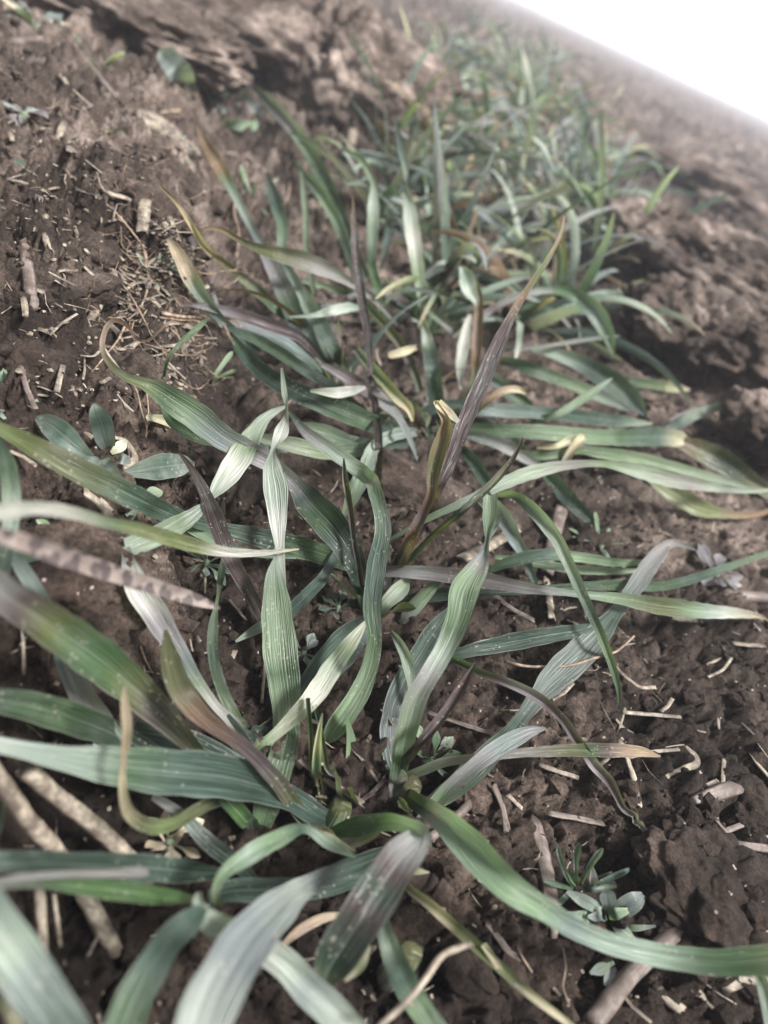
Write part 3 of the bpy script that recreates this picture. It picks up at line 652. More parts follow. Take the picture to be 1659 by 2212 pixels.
leaf(B, 'lg g pg', c5([(820, 20, 12, 60), (950, 90, 12, 50), (1100, 135, 12, 36), (1280, 155, 11, 8)]), 0.2)

# ---- L: plants whose crowns lie out of the frame on the left
Lp = wheat(-60, 3560, 'wheat seedling at the left frame edge with dusty blades')
LOW.append(Lp)
leaf(Lp, 'bg g pg bg', c3([(-10, 760, 30, 20), (25, 860, 32, 74), (48, 980, 32, 84), (50, 1080, 30, 84), (40, 1180, 28, 70), (10, 1350, 20, 60)]), 0.15)
leaf(Lp, 'bg bl bg bl gr pg bl', c5([(30, 60, 16, 40), (80, 170, 17, 66), (140, 270, 17, 74), (210, 380, 17, 70), (270, 560, 17, 90), (340, 720, 16, 116), (420, 860, 15, 140), (500, 980, 12, 130), (580, 1080, 8, 80)]), 0.2, label='dusty grey green blade under the broad ones')
leaf(Lp, 'bg g bg lg', c5([(-40, 150, 10, 50), (60, 155, 10, 56), (160, 148, 9, 40), (260, 120, 8, 10)]), 0.15)
leaf(Lp, 'pg dg dg dg bg dg dg', c7([(-160, 495, 34, 90), (0, 492, 34, 96), (200, 500, 32, 108), (420, 510, 30, 112), (620, 520, 26, 122), (800, 535, 20, 100), (960, 545, 14, 40)]), 0.14, label='dark green blade lying across the lower left')
leaf(Lp, 'gr g vg vg vg ol', c7([(-160, 610, 36, 60), (0, 590, 38, 62), (170, 580, 38, 66), (350, 600, 36, 86), (520, 620, 33, 100), (680, 640, 29, 84), (790, 650, 25, 50), (870, 660, 20, 24)]), 0.25, label='bright green lower blade with a mauve rolled edge')
leaf(Lp, 'gr gr gr gr', c7([(-60, 590, 43, 36), (100, 560, 43, 40), (300, 548, 42, 44), (480, 545, 39, 50), (610, 540, 35, 54), (645, 545, 33, 14)]), 0.3)
leaf(Lp, 'bl bl pg bl bg bg', c7([(-160, 560, 60, 180), (-60, 720, 60, 215), (40, 870, 59, 230), (130, 1000, 58, 232), (230, 1150, 56, 220), (330, 1320, 54, 210)]), 0.18, label='thick grey green blade in the bottom left corner')
leaf(Lp, 'yg cr yg', c7([(-20, 1090, 30, 40), (30, 1130, 30, 60), (70, 1200, 29, 60), (90, 1260, 28, 40)]), 0.2)

# ---- R: small plant at the bottom middle
Rr = wheat(1700, 4200, 'wheat seedling at the bottom edge with strap blades trailing right')
LOW.append(Rr)
leaf(Rr, 'dg bg pg bg lg bg', c8([(-60, 660, 20, 40), (-15, 740, 24, 60), (15, 830, 27, 84), (50, 930, 29, 112), (105, 1040, 29, 122), (180, 1160, 28, 116), (260, 1270, 26, 110)]), 0.18, label='ribbed strap blade running off the bottom edge')
leaf(Rr, 'yg ol cr ol yg ol cr ol', c8([(55, 545, 6, 24), (110, 610, 10, 44), (210, 690, 13, 58), (350, 815, 15, 66), (480, 930, 16, 62), (600, 1040, 16, 54), (740, 1150, 16, 44), (860, 1240, 15, 36)]), 0.3, label='withered yellow brown strap')
leaf(Rr, 'cr tan yg', c8([(430, 850, 17, 30), (490, 940, 16, 34), (540, 1030, 14, 10)]), 0.2)
leaf(Rr, 'cr lg cr', c8([(-30, 520, 6, 20), (60, 525, 10, 44), (140, 535, 11, 34), (195, 540, 11, 6)]), 0.15)
leaf(Rr, 'cr tan tan', c7([(1500, 720, 14, 16), (1390, 740, 15, 44), (1270, 810, 15, 40), (1200, 880, 13, 10)]), 0.2)
leaf(Rr, 'lg pg pg', c8([(1610, 960, 30, 40), (1640, 1030, 32, 60), (1665, 1150, 33, 60), (1690, 1290, 33, 60)]), 0.15)

# ---- third plant, behind the middle one
D = wheat(1810, 1860, 'wheat seedling third in the row with a tall grey brown spike and wide low blades')
leaf(D, 'g bg dg dg g dg bg', c3([(985, 300, 12, 14), (1060, 405, 15, 66), (1180, 510, 17, 84), (1340, 590, 18, 98), (1500, 655, 17, 100), (1650, 715, 13, 86), (1780, 755, 6, 60)]), 0.15, label='long dark green blade toward the left bank')
leaf(D, 'bg g bg g', c3([(975, 285, 14, 20), (1090, 330, 17, 50), (1215, 400, 18, 58), (1330, 478, 17, 52), (1440, 545, 15, 44), (1570, 650, 8, 40)]), 0.15)
leaf(D, 'lg wh pg wh', c3([(1340, 560, 22, 14), (1450, 568, 24, 52), (1520, 560, 24, 44), (1580, 545, 22, 12)]), 0.15)
leaf(D, 'gr pu gr gr', c3([(1390, 448, 22, 24), (1480, 490, 22, 58), (1600, 566, 18, 66), (1720, 660, 8, 50)]), 0.2)
leaf(D, 'lg bg bg', c3([(1300, 706, 12, 26), (1400, 735, 14, 70), (1500, 775, 13, 64), (1600, 790, 10, 50), (1760, 790, 4, 40)]), 0.15)
leaf(D, 'pg lg bg bg', c3([(1110, 760, 10, 40), (1250, 790, 14, 72), (1400, 822, 15, 76), (1580, 812, 12, 60), (1720, 790, 5, 40)]), 0.15)
leaf(D, 'lg pg bl', c3([(1480, 1110, 18, 20), (1530, 1000, 22, 80), (1580, 900, 22, 80), (1620, 800, 20, 60), (1720, 745, 14, 60), (1800, 740, 8, 40)]), 0.18)
leaf(D, 'g g ol bl', c3([(690, 590, 14, 20), (730, 680, 15, 42), (820, 745, 15, 54), (950, 785, 14, 44), (1090, 805, 12, 40), (1240, 815, 8, 30)]), 0.15)
leaf(D, 'br pu dp dp pu dp dp dp', c3([(1525, -288, -262, 8), (1528, -180, -262, 28), (1538, 0, -262, 46), (1562, 160, -262, 48), (1586, 300, -261, 38), (1602, 460, -260, 32), (1624, 640, -260, 36), (1636, 800, 22, 42), (1634, 980, 6, 36), (1630, 1070, 2, 30)]), 0.2, label='tall grey brown pointed spike')
leaf(D, 'g g lg g bg cr', c4([(180, 745, 8, 40), (370, 725, 14, 44), (500, 730, 18, 60), (700, 740, 20, 70), (900, 758, 20, 72), (1060, 762, 20, 82), (1200, 758, 18, 90), (1275, 768, 16, 72), (1318, 782, 14, 12)]), 0.12, cut=-0.09, label='green blade lying right with a brown kink')
leaf(D, 'br ol dg ol gr', c4([(1265, 775, 14, 44), (1330, 800, 14, 84), (1420, 842, 13, 112), (1510, 895, 12, 100), (1610, 965, 10, 70), (1720, 1040, 8, 40)]), 0.15)
leaf(D, 'bg bl bg bg pg', c4([(160, 660, 8, 40), (280, 622, 14, 52), (450, 640, 17, 68), (650, 652, 17, 62), (850, 672, 16, 62), (1000, 690, 15, 60), (1160, 702, 13, 12)]), 0.15)
leaf(D, 'g lg lg pg', c4([(640, 690, 12, 30), (740, 665, 18, 40), (850, 602, 24, 46), (940, 540, 28, 30), (986, 506, 30, 8)]), 0.25)
leaf(D, 'br ol oc tan cr', c4([(300, 720, 8, 30), (400, 645, 18, 34), (460, 592, 24, 38), (530, 556, 28, 42), (590, 558, 28, 30), (612, 574, 27, 10)]), 0.25)
leaf(D, 'bl bg pg lg', c4([(1130, 760, 10, 20), (1250, 720, 13, 46), (1350, 662, 16, 50), (1480, 620, 18, 36), (1586, 606, 18, 8)]), 0.15)
leaf(D, 'bl gr bg', c4([(1180, 720, 10, 20), (1300, 665, 14, 34), (1432, 608, 17, 10)]), 0.15)
leaf(D, 'gr bl gr gr', c4([(240, 700, 8, 40), (370, 745, 14, 54), (500, 790, 16, 60), (600, 845, 14, 54), (680, 890, 11, 30)]), 0.2)
leaf(D, 'dg bg dg', c4([(330, 800, 6, 30), (390, 870, 10, 60), (440, 950, 10, 60), (500, 1060, 6, 20)]), 0.2)
leaf(D, 'vg yg yg oc oc', c4([(1040, 880, 14, 30), (1150, 930, 14, 54), (1250, 1000, 12, 92), (1350, 1060, 10, 84), (1470, 1092, 8, 44), (1600, 1095, 7, 30), (1700, 1070, 6, 16)]), 0.15, cut=-0.28, label='yellowing blade with an ochre tip')
leaf(D, 'g lg pg', c4([(560, 830, 10, 30), (700, 840, 12, 50), (830, 815, 15, 40), (950, 830, 16, 58), (1150, 866, 15, 62), (1400, 930, 13, 44), (1600, 985, 11, 12)]), 0.15)
leaf(D, 'g bg dg', c4([(680, 900, 8, 30), (750, 970, 8, 70), (830, 1060, 6, 70), (940, 1160, 4, 20)]), 0.2)
leaf(D, 'tan cr gr', c4([(660, 806, 14, 16), (740, 800, 17, 30), (800, 775, 19, 44), (850, 765, 20, 30)]), 0.25)
leaf(D, 'gr tan cr', c4([(770, 890, 10, 40), (810, 820, 16, 44), (850, 770, 20, 50), (866, 760, 20, 16)]), 0.25)
leaf(D, 'bl lg yg cr', c4([(-120, 380, 18, 40), (0, 520, 24, 60), (60, 590, 24, 60), (110, 640, 21, 44), (124, 692, 18, 12)]), 0.25)

# ---- fourth plant
E4 = wheat(1830, 1420, 'wheat seedling fourth in the row with a white and brown twisted upright blade')
leaf(E4, 'wh pg wh wh br', c4([(332, 22, -330, 16), (352, 60, -328, 60), (370, 120, -326, 74), (396, 170, -324, 36), (404, 215, -322, 20)]), 0.15, label='white upper fold of the twisted blade')
leaf(E4, 'gr br br br ol ol g', c4([(366, 40, -330, 24), (404, 120, -328, 34), (408, 220, -326, 52), (402, 330, -324, 56), (396, 430, -322, 46), (380, 530, 18, 36), (330, 640, 6, 30)]), 0.25, label='brown part of the twisted blade')
leaf(E4, 'wh pg wh', c4([(370, 230, -326, 20), (348, 340, -324, 56), (332, 440, -322, 50), (332, 552, 16, 10)]), 0.15)
leaf(E4, 'bg bg pg wh lg pg g bg bg dg', c2([(48, 512, -345, 8), (74, 640, -343, 36), (95, 740, -341, 30), (96, 795, -340, 12, 40), (108, 890, -338, 60), (124, 1000, -336, 74), (142, 1120, -333, 66), (155, 1230, -330, 50), (166, 1345, -328, 16, 40), (188, 1470, -326, 56), (208, 1580, 26, 76), (222, 1700, 14, 76), (240, 1800, 3, 50)]), 0.15, label='tall pale green twisted upright blade')
leaf(E4, 'lg lg pg g vg vg g', [(1470, 640, -380, 10), (1560, 690, -376, 32), (1610, 790, -370, 22), (1614, 880, -366, 54), (1610, 1000, -360, 56), (1606, 1120, -355, 44), (1640, 1260, 20, 40), (1700, 1440, 3, 30)], 0.15, label='bright green upright blade with a bent tip')
leaf(E4, 'oc oc ol ol gr gr gr dp', [(880, 988, 40, 14), (960, 994, 40, 26), (1060, 1050, 38, 34), (1180, 1092, 34, 66), (1320, 1130, 34, 92), (1430, 1175, 32, 66), (1520, 1225, 28, 40), (1640, 1310, 18, 40), (1760, 1440, 4, 40)], 0.2, cut=0.18, label='olive and mauve blade with a thin orange tip')
leaf(E4, 'gr bl lg gr', c4([(0, 90, 10, 40), (140, 170, 16, 36), (300, 300, 10, 40)]), 0.2)
leaf(E4, 'gr pu gr g bl lg', c4([(300, 330, 14, 20), (430, 232, 26, 34), (560, 160, 32, 38), (700, 126, 34, 36), (820, 145, 33, 64), (905, 210, 30, 84), (960, 300, 24, 72), (995, 412, 18, 8)]), 0.2, label='arching blade with a wide drooping green end')
leaf(E4, 'bg g lg bl', c4([(500, 430, 10, 30), (560, 440, 14, 50), (650, 472, 16, 62), (800, 525, 15, 58), (950, 592, 12, 50), (1060, 645, 10, 16)]), 0.15)
leaf(E4, 'lg pg bg g bl', c4([(640, 380, 12, 20), (760, 405, 14, 60), (880, 455, 15, 84), (990, 525, 14, 106), (1080, 605, 12, 84), (1130, 665, 10, 20)]), 0.15)
leaf(E4, 'g g yg cr', c4([(960, 500, 10, 30), (1060, 520, 13, 44), (1160, 532, 14, 50), (1250, 545, 13, 48), (1322, 556, 12, 10)]), 0.15)
leaf(E4, 'gr gr bl', c4([(500, 390, 10, 16), (700, 366, 18, 20), (860, 340, 22, 22), (1016, 322, 24, 10)]), 0.2)
leaf(E4, 'g bg lg', c4([(560, 230, 12, 20), (620, 196, 18, 40), (720, 208, 20, 46), (850, 215, 18, 36), (1000, 205, 16, 16)]), 0.2)
leaf(E4, 'bl bl g g', c4([(430, 470, 8, 30), (490, 520, 10, 60), (560, 575, 9, 70), (650, 640, 6, 30)]), 0.2)
leaf(E4, 'tan cr tan', c4([(20, 408, 22, 34), (80, 392, 24, 44), (140, 372, 24, 26)]), 0.2)
leaf(E4, 'pg wh pg', c3([(1250, 240, 22, 10), (1350, 235, 24, 22), (1430, 215, 25, 46), (1510, 200, 24, 44), (1560, 205, 22, 12)]), 0.15)
leaf(E4, 'g ol pu g', c4([(-80, 180, 20, 30), (-10, 260, 22, 50), (70, 360, 20, 50), (130, 480, 14, 46), (170, 600, 6, 34)]), 0.25)

# ---- the plants along the foot of the left bank
G = wheat(1430, 1660, 'wheat seedling at the foot of the left bank with blades leaning up the bank')
leaf(G, 'pu gr gr pu pu dp g', c3([(790, 185, 14, 12), (920, 202, 17, 44), (1060, 238, 19, 60), (1180, 282, 19, 62), (1300, 332, 17, 52), (1380, 420, 12, 34), (1420, 510, 4, 30)]), 0.2, label='mauve grey blade')
leaf(G, 'tan tan pg bg bl bg bg', [(726, 1030, 14, 20), (770, 1095, 16, 62), (820, 1190, 17, 82), (880, 1290, 17, 58), (945, 1370, 16, 46), (1020, 1440, 12, 44), (1120, 1520, 4, 30)], 0.18, cut=0.15, label='blade with a tan tip on the bank edge')
leaf(G, 'br oc lg pg bl bl gr g bg dg', [(850, 540, 22, 14), (886, 620, 24, 46), (945, 715, 25, 64), (1010, 830, 25, 46), (1060, 930, 24, 40), (1130, 1060, 23, 46), (1190, 1180, 22, 74), (1240, 1280, 20, 92), (1290, 1395, 17, 86), (1370, 1520, 10, 50), (1410, 1600, 3, 36)], 0.15, cut=0.1, label='long blade with a rusty tip high on the bank')
leaf(G, 'oc tan tan tan oc ol g bg g', [(690, 800, 24, 14), (770, 885, 26, 24), (825, 970, 26, 30), (880, 1060, 20, 34), (990, 1155, 20, 44), (1100, 1245, 19, 54), (1200, 1335, 16, 52), (1290, 1420, 10, 40), (1390, 1540, 3, 30)], 0.2, cut=0.4, label='blade withering to a long wavy straw tip')
leaf(G, 'bl bg pg bg g', [(1240, 1160, 18, 30), (1300, 1270, 20, 76), (1370, 1380, 19, 80), (1440, 1500, 14, 60), (1500, 1600, 6, 34)], 0.15)
leaf(G, 'bg pg bg', c3([(1230, 10, 20, 30), (1280, 110, 21, 66), (1330, 220, 19, 60), (1390, 350, 12, 40), (1430, 480, 4, 30)]), 0.15)
leaf(G, 'g lg g', c3([(905, 242, 30, 8), (850, 292, 30, 34), (780, 356, 27, 30), (728, 420, 22, 22), (708, 500, 16, 18)]), 0.3, label='thin bright green shoot')
leaf(G, 'bg bg lg', [(1150, 745, 18, 16), (1190, 870, 22, 62), (1222, 985, 20, 60), (1218, 1090, 14, 40), (1300, 1300, 4, 30)], 0.2)
leaf(G, 'g lg g', [(1296, 690, 20, 10), (1312, 820, 22, 28), (1322, 960, 21, 30), (1325, 1080, 18, 28), (1360, 1300, 4, 24)], 0.2)
leaf(G, 'bg lg bg', [(1275, 710, 20, 14), (1380, 830, 22, 54), (1445, 940, 20, 50), (1500, 1080, 14, 40), (1560, 1300, 4, 30)], 0.2)
leaf(G, 'bg bl gr lg g g bg', [(1085, 370, 16, 14), (1170, 445, 20, 56), (1255, 540, 22, 62), (1335, 650, 22, 66), (1395, 765, 21, 74), (1450, 880, 18, 64), (1500, 1000, 12, 50), (1580, 1200, 4, 40)], 0.2, label='long blade rising beside the big clod')
leaf(G, 'cr tan lg', c3([(632, 672, 6, 30), (720, 690, 9, 50), (800, 735, 9, 40), (900, 780, 6, 20)]), 0.2, label='buff withered blade')

# ---------------------------------------------------------------- grown plants farther up the row
def grow_blade(parent, base, az, length, elev, droop, w, cols, seed, origin=None, name='leaf', n=18, across=5):
    r = random.Random(seed); p = np.array(base, float); s = length / (n - 1); el = elev; a = az
    pts = [p.copy()]; turn = r.uniform(-0.5, 0.5)
    for i in range(1, n):
        t = i / (n - 1.0)
        el -= droop / (n - 1) * (0.5 + 1.2 * t); a += turn / (n - 1)
        q = pts[-1] + s * np.array([math.cos(el) * math.cos(a), math.cos(el) * math.sin(a), math.sin(el)])
        g = gz(q[0], q[1]) + 0.003
        if q[2] < g: q[2] = g; el = max(el, -0.05)
        pts.append(q)
    pts = np.array(pts); t = np.linspace(0, 1, n)
    width = w * np.clip(0.55 + 1.6 * t, 0, 1) * np.sqrt(np.clip(1 - t ** 2.6, 0, 1)); width[-1] = 0.0003
    tang = np.gradient(pts, axis=0); tang /= np.linalg.norm(tang, axis=1)[:, None]
    side = np.cross(tang, np.array([0, 0, 1.0])); nn = np.linalg.norm(side, axis=1)[:, None]; side = side / (nn + 1e-6)
    for i in range(n):
        if nn[i] < 0.15: side[i] = [-math.sin(az), math.cos(az), 0]
    tw = r.uniform(-0.7, 0.7) + t * r.choice([0, 0, 0.6, -0.6, 1.6, -1.6, 2.6]); nor = np.cross(tang, side)
    side = side * np.cos(tw)[:, None] + nor * np.sin(tw)[:, None]
    return blade_mesh(name, pts, side, width, pigment(cols, n, None, seed), M_LEAF, parent, r.choice([-1, 1]) * r.uniform(0.08, 0.22), across, 0.03, seed, origin)


COLSETS = ['bg bg bl', 'g dg bl', 'pu gr bl', 'dg bg bl gr', 'dg bg bg lg', 'dg g g lg pg', 'g bg bl pg', 'dg bg pg wh', 'g g ol oc tan', 'dg pu gr gr', 'g bg bg bg', 'bg bl pg bl', 'g lg yg cr', 'dg dg bg bg', 'g g bg lg tan', 'dp br br oc', 'g bl gr pu', 'bg pg pg wh']


def grown_plant(x, y, count, seed, label, group, lo=0.06, hi=0.12, wide=0.0062, spread=1.0, joined=False, lean=None, up=(0.35, 1.35)):
    r = random.Random(seed); base = np.array([x, y, gz(x, y)])
    p = empty('wheat_plant', base, label, 'wheat plant', group); stem_base(p, 0.008, 0.0026, 'gr pu ol lg', seed % 50)
    for k in range(count):
        az = lean + r.gauss(0, 0.8) if lean is not None and r.random() < 0.6 else r.uniform(0, 6.283)
        b = base + np.array([r.gauss(0, 0.005), r.gauss(0, 0.005), 0.001])
        grow_blade(p, b, az, r.uniform(lo, hi), r.uniform(*up), r.uniform(0.2, 1.5) * spread, wide * r.uniform(0.6, 1.1), r.choice(COLSETS), seed * 50 + k, None, n=16, across=5)
    return p


# fillers of the nearer plants: blades of the same tufts that are mostly hidden between the others
def fill(parent, count, seed, lo, hi, wide, up=(0.2, 1.2), azr=(0, 6.283)):
    r = random.Random(seed); base = np.array(parent.location)
    for k in range(count):
        b = base + np.array([r.gauss(0, 0.006), r.gauss(0, 0.006), 0.001])
        grow_blade(parent, b, r.uniform(*azr), r.uniform(lo, hi), r.uniform(*up), r.uniform(0.6, 1.9), wide * r.uniform(0.6, 1.0), r.choice(COLSETS), seed * 60 + k, None, n=18, across=7)


for pl_, n_, sd0 in ((A, 4, 601), (Cc, 4, 602), (B, 4, 603), (D, 5, 604), (E4, 5, 605), (G, 4, 606)):
    r_ = random.Random(sd0)
    for k_ in range(n_):
        o_ = grow_blade(pl_, np.array(pl_.location) + np.array([r_.gauss(0, 0.004), r_.gauss(0, 0.004), -0.001]), r_.uniform(0, 6.28), r_.uniform(0.012, 0.026), r_.uniform(0.7, 1.5), r_.uniform(0, 0.5), 0.0044, r_.choice(['rp gr ol g', 'cr gr ol', 'gr lg g', 'rp pu ol']), sd0 * 10 + k_, None, 'sheath', 14, 9)
fill(D, 7, 501, 0.035, 0.07, 0.006, (0.1, 0.7)); fill(E4, 16, 502, 0.05, 0.09, 0.0068); fill(G, 6, 503, 0.04, 0.08, 0.006)

LBL_NEAR = 'soft focus wheat seedling with splayed grey green blades just up the row'
LBL_FAR = 'hazy pale wheat seedling far up the row toward the horizon'
k = 0
for y, dxs in ((0.40, (0.045, -0.015)), (0.455, (0.01, 0.075, -0.05)), (0.51, (0.05, -0.01)), (0.56, (0.0, 0.09, -0.045)), (0.60, (0.045, 0.12, -0.02)), (0.65, (-0.015, 0.075, -0.06)), (0.70, (0.03, 0.13, -0.03)), (0.75, (0.0, 0.07, 0.10))):
    for dx_ in dxs:
        k += 1
        grown_plant(row_x(y) + dx_ + rng.gauss(0, 0.006), y + rng.gauss(0, 0.012), rng.randint(14, 19), 700 + k, LBL_NEAR, 'soft focus wheat seedlings up the row', 0.05, 0.11, 0.0062)
y = 0.80; k = 0
while y < 4.2:
    for j in range(3 if y < 1.5 else 2 if y < 2.6 else 1):
        k += 1
        x = row_x(y) + rng.uniform(-0.09, 0.13) * (1 + 0.22 * y)
        grown_plant(x, y + rng.gauss(0, 0.02), rng.randint(11, 14), 900 + k, LBL_FAR, 'hazy wheat seedlings far up the row', 0.06, 0.12, 0.0082, joined=True, up=(0.15, 1.15))
    y *= 1.04

# ---------------------------------------------------------------- soil clods
def clod_at(gx, gy, size, seed, label, group=None, **kw):
    p = at(gx, gy, 0); return clod((p[0], p[1]), size, seed, label, group, **kw)


CL = 'rough clods of soil'
clod_at(1060, 270, (0.175, 0.125, 0.050), 3, 'huge pale topped clod above the row at the end of the left bank', CL, res=6, rot=0.25, sink=0.30, under=0.22)
clod_at(1400, 520, (0.060, 0.045, 0.055), 5, 'tall crumbling clod with straw hanging over the green row', CL, res=6, rot=-0.3, sink=0.25)
clod_at(470, 70, (0.10, 0.07, 0.022), 7, 'undercut clod in the top left corner', CL, res=6, rot=0.2, sink=0.42, under=0.1)
clod_at(2950, 1590, (0.042, 0.034, 0.024), 11, 'pitted grey brown clod at the right with a dark hollow beside it', CL, res=6, sink=0.18, under=0.35, rough=1.3)
clod_at(3120, 1330, (0.095, 0.050, 0.025), 13, 'wide flat clod with pale crumbs on its top near the right edge', CL, res=6, rot=-0.3, sink=0.2, under=0.35, rough=1.3)
clod_at(3300, 1720, (0.035, 0.030, 0.024), 14, 'rounded clod at the right edge below the wide flat one', CL, res=6, sink=0.2, under=0.35, rough=1.3)
clod_at(3290, 1960, (0.026, 0.022, 0.017), 17, 'brown clod at the right edge above a deep shadow gap', CL, sink=0.2, under=0.35, rough=1.3)
clod_at(2700, 1700, (0.022, 0.018, 0.010), 18, 'small low clod between the blades and the pitted clod', CL, sink=0.4)
clod_at(3060, 880, (0.11, 0.08, 0.035), 19, 'blurred clod behind the wide flat one', CL, sink=0.4)
clod_at(300, 2560, (0.0125, 0.0105, 0.0085), 23, 'dry crumbly clod behind the spotted dry leaf', CL, sink=0.38)
clod_at(3150, 3960, (0.017, 0.015, 0.0062), 29, 'smooth low clod in the lower right beside the small weeds', CL, res=6, sink=0.45)
clod_at(2740, 1990, (0.012, 0.010, 0.006), 31, 'little clod under the trailing blades on the right', CL, sink=0.45)
clod_at(1770, 2120, (0.022, 0.012, 0.0075), 32, 'small mound of soil between the tall brown blades', CL, sink=0.45)
clod_at(1340, 1830, (0.010, 0.008, 0.005), 33, 'small crumb of soil below the curled withered tip', CL, sink=0.45)
clod_at(650, 930, (0.012, 0.010, 0.006), 34, 'straw covered clod on the rim of the left bank', CL, sink=0.35)
clod_at(2010, 3440, (0.005, 0.004, 0.003), 36, 'tiny clod beside the dark red purple blade', CL, sink=0.3)
clod_at(2030, 4215, (0.0042, 0.0034, 0.0028), 37, 'tiny clod near the dry twig at the bottom', CL, sink=0.3)
for q in range(26):                       # farther clods scattered over the field
    yy_ = 0.7 * math.exp(rng.uniform(0, 1.9)); side_ = rng.choice([-1, 1, 1, 1])
    xx_ = row_x(yy_) + side_ * rng.uniform(0.22, 0.9) * (0.4 + 0.6 * yy_)
    s_ = rng.uniform(0.02, 0.05) * (0.6 + 0.35 * yy_)
    clod((xx_, yy_), (s_ * rng.uniform(0.9, 1.5), s_, s_ * rng.uniform(0.35, 0.55)), 60 + q, 'blurred brown clod lying out on the hazy field', 'clods out on the hazy field', rot=rng.uniform(0, 3), sink=0.48)

for q in range(16):
    s_ = rng.uniform(0.004, 0.0085); clod_at(rng.uniform(40, 760), rng.uniform(260, 1650), (s_ * rng.uniform(1, 1.5), s_, s_ * 0.62), 120 + q, 'small ragged clod crumbling on the left bank', 'small clods on the left bank', rot=rng.uniform(0, 3), sink=0.34, rough=1.5, under=0.2)
for q in range(16):
    s_ = rng.uniform(0.0022, 0.0050); clod_at(rng.uniform(2250, 3300), rng.uniform(2500, 4350), (s_ * rng.uniform(1, 1.5), s_, s_ * 0.6), 150 + q, 'small ragged clod on the dark soil right of the blades', 'small clods on the right hand soil', rot=rng.uniform(0, 3), sink=0.36, rough=1.5, under=0.2)
for q in range(12):
    s_ = rng.uniform(0.008, 0.018); clod_at(rng.uniform(2650, 3300), rng.uniform(850, 2050), (s_ * rng.uniform(1, 1.4), s_, s_ * 0.62), 180 + q, 'blurred small clod among the big ones on the right', 'blurred small clods on the right', rot=rng.uniform(0, 3), sink=0.32, rough=1.4, under=0.25)

# fine crumbs: nobody could count them
def crumbs():
    base, fc = ICO1; fc = np.array(fc); V = []; Fc = []; n = 0
    r = np.random.RandomState(5)
    protos = []
    for k in range(24):
        d = 1 + 0.5 * vnoise3(base * 1.3 + k * 7.7, k); protos.append(base * d[:, None] * np.array([1, r.uniform(0.6, 1), r.uniform(0.5, 0.9)]))
    cnt = 52000
    yp = 0.10 * np.exp(r.rand(cnt) * 2.6); t = r.uniform(-0.85, 0.62, cnt); X = t * yp; Yv = yp - 0.15
    dens = np.clip(0.5 + 1.1 * vnoise(X * 30, Yv * 30, 201), 0.05, 1); keep = r.rand(cnt) < dens
    X, Yv, yp = X[keep], Yv[keep], yp[keep]
    Z = macro(X, Yv) + soil_detail(X, Yv) * (1 + 1.2 * sstep(0.35, 1.2, Yv))
    for i in range(len(X)):
        s = 0.00036 * (1 - r.rand()) ** -0.58 * (0.7 + 1.2 * yp[i]); s = min(s, 0.0032)
        a = r.rand() * 6.28; p = protos[r.randint(24)]; c, q = math.cos(a), math.sin(a)
        w = np.stack([p[:, 0] * c - p[:, 1] * q, p[:, 0] * q + p[:, 1] * c, p[:, 2]], -1) * s + np.array([X[i], Yv[i], Z[i] + s * 0.25])
        V.append(w); Fc.append(fc + n); n += len(base)
    V = np.concatenate(V); Fc = np.concatenate(Fc)
    me = bpy.data.meshes.new('soil_crumbs'); me.from_pydata(V.tolist(), [], Fc.tolist()); me.update()
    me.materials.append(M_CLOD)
    o = bpy.data.objects.new('soil_crumbs', me); COL.objects.link(o)
    tag(o, 'loose fine brown crumbs strewn over the tilled soil', 'soil crumbs', None, 'stuff')


crumbs()


def soil_z(x, y):
    a = np.array([x]); b = np.array([y])
    return float((macro(a, b) + soil_detail(a, b))[0])


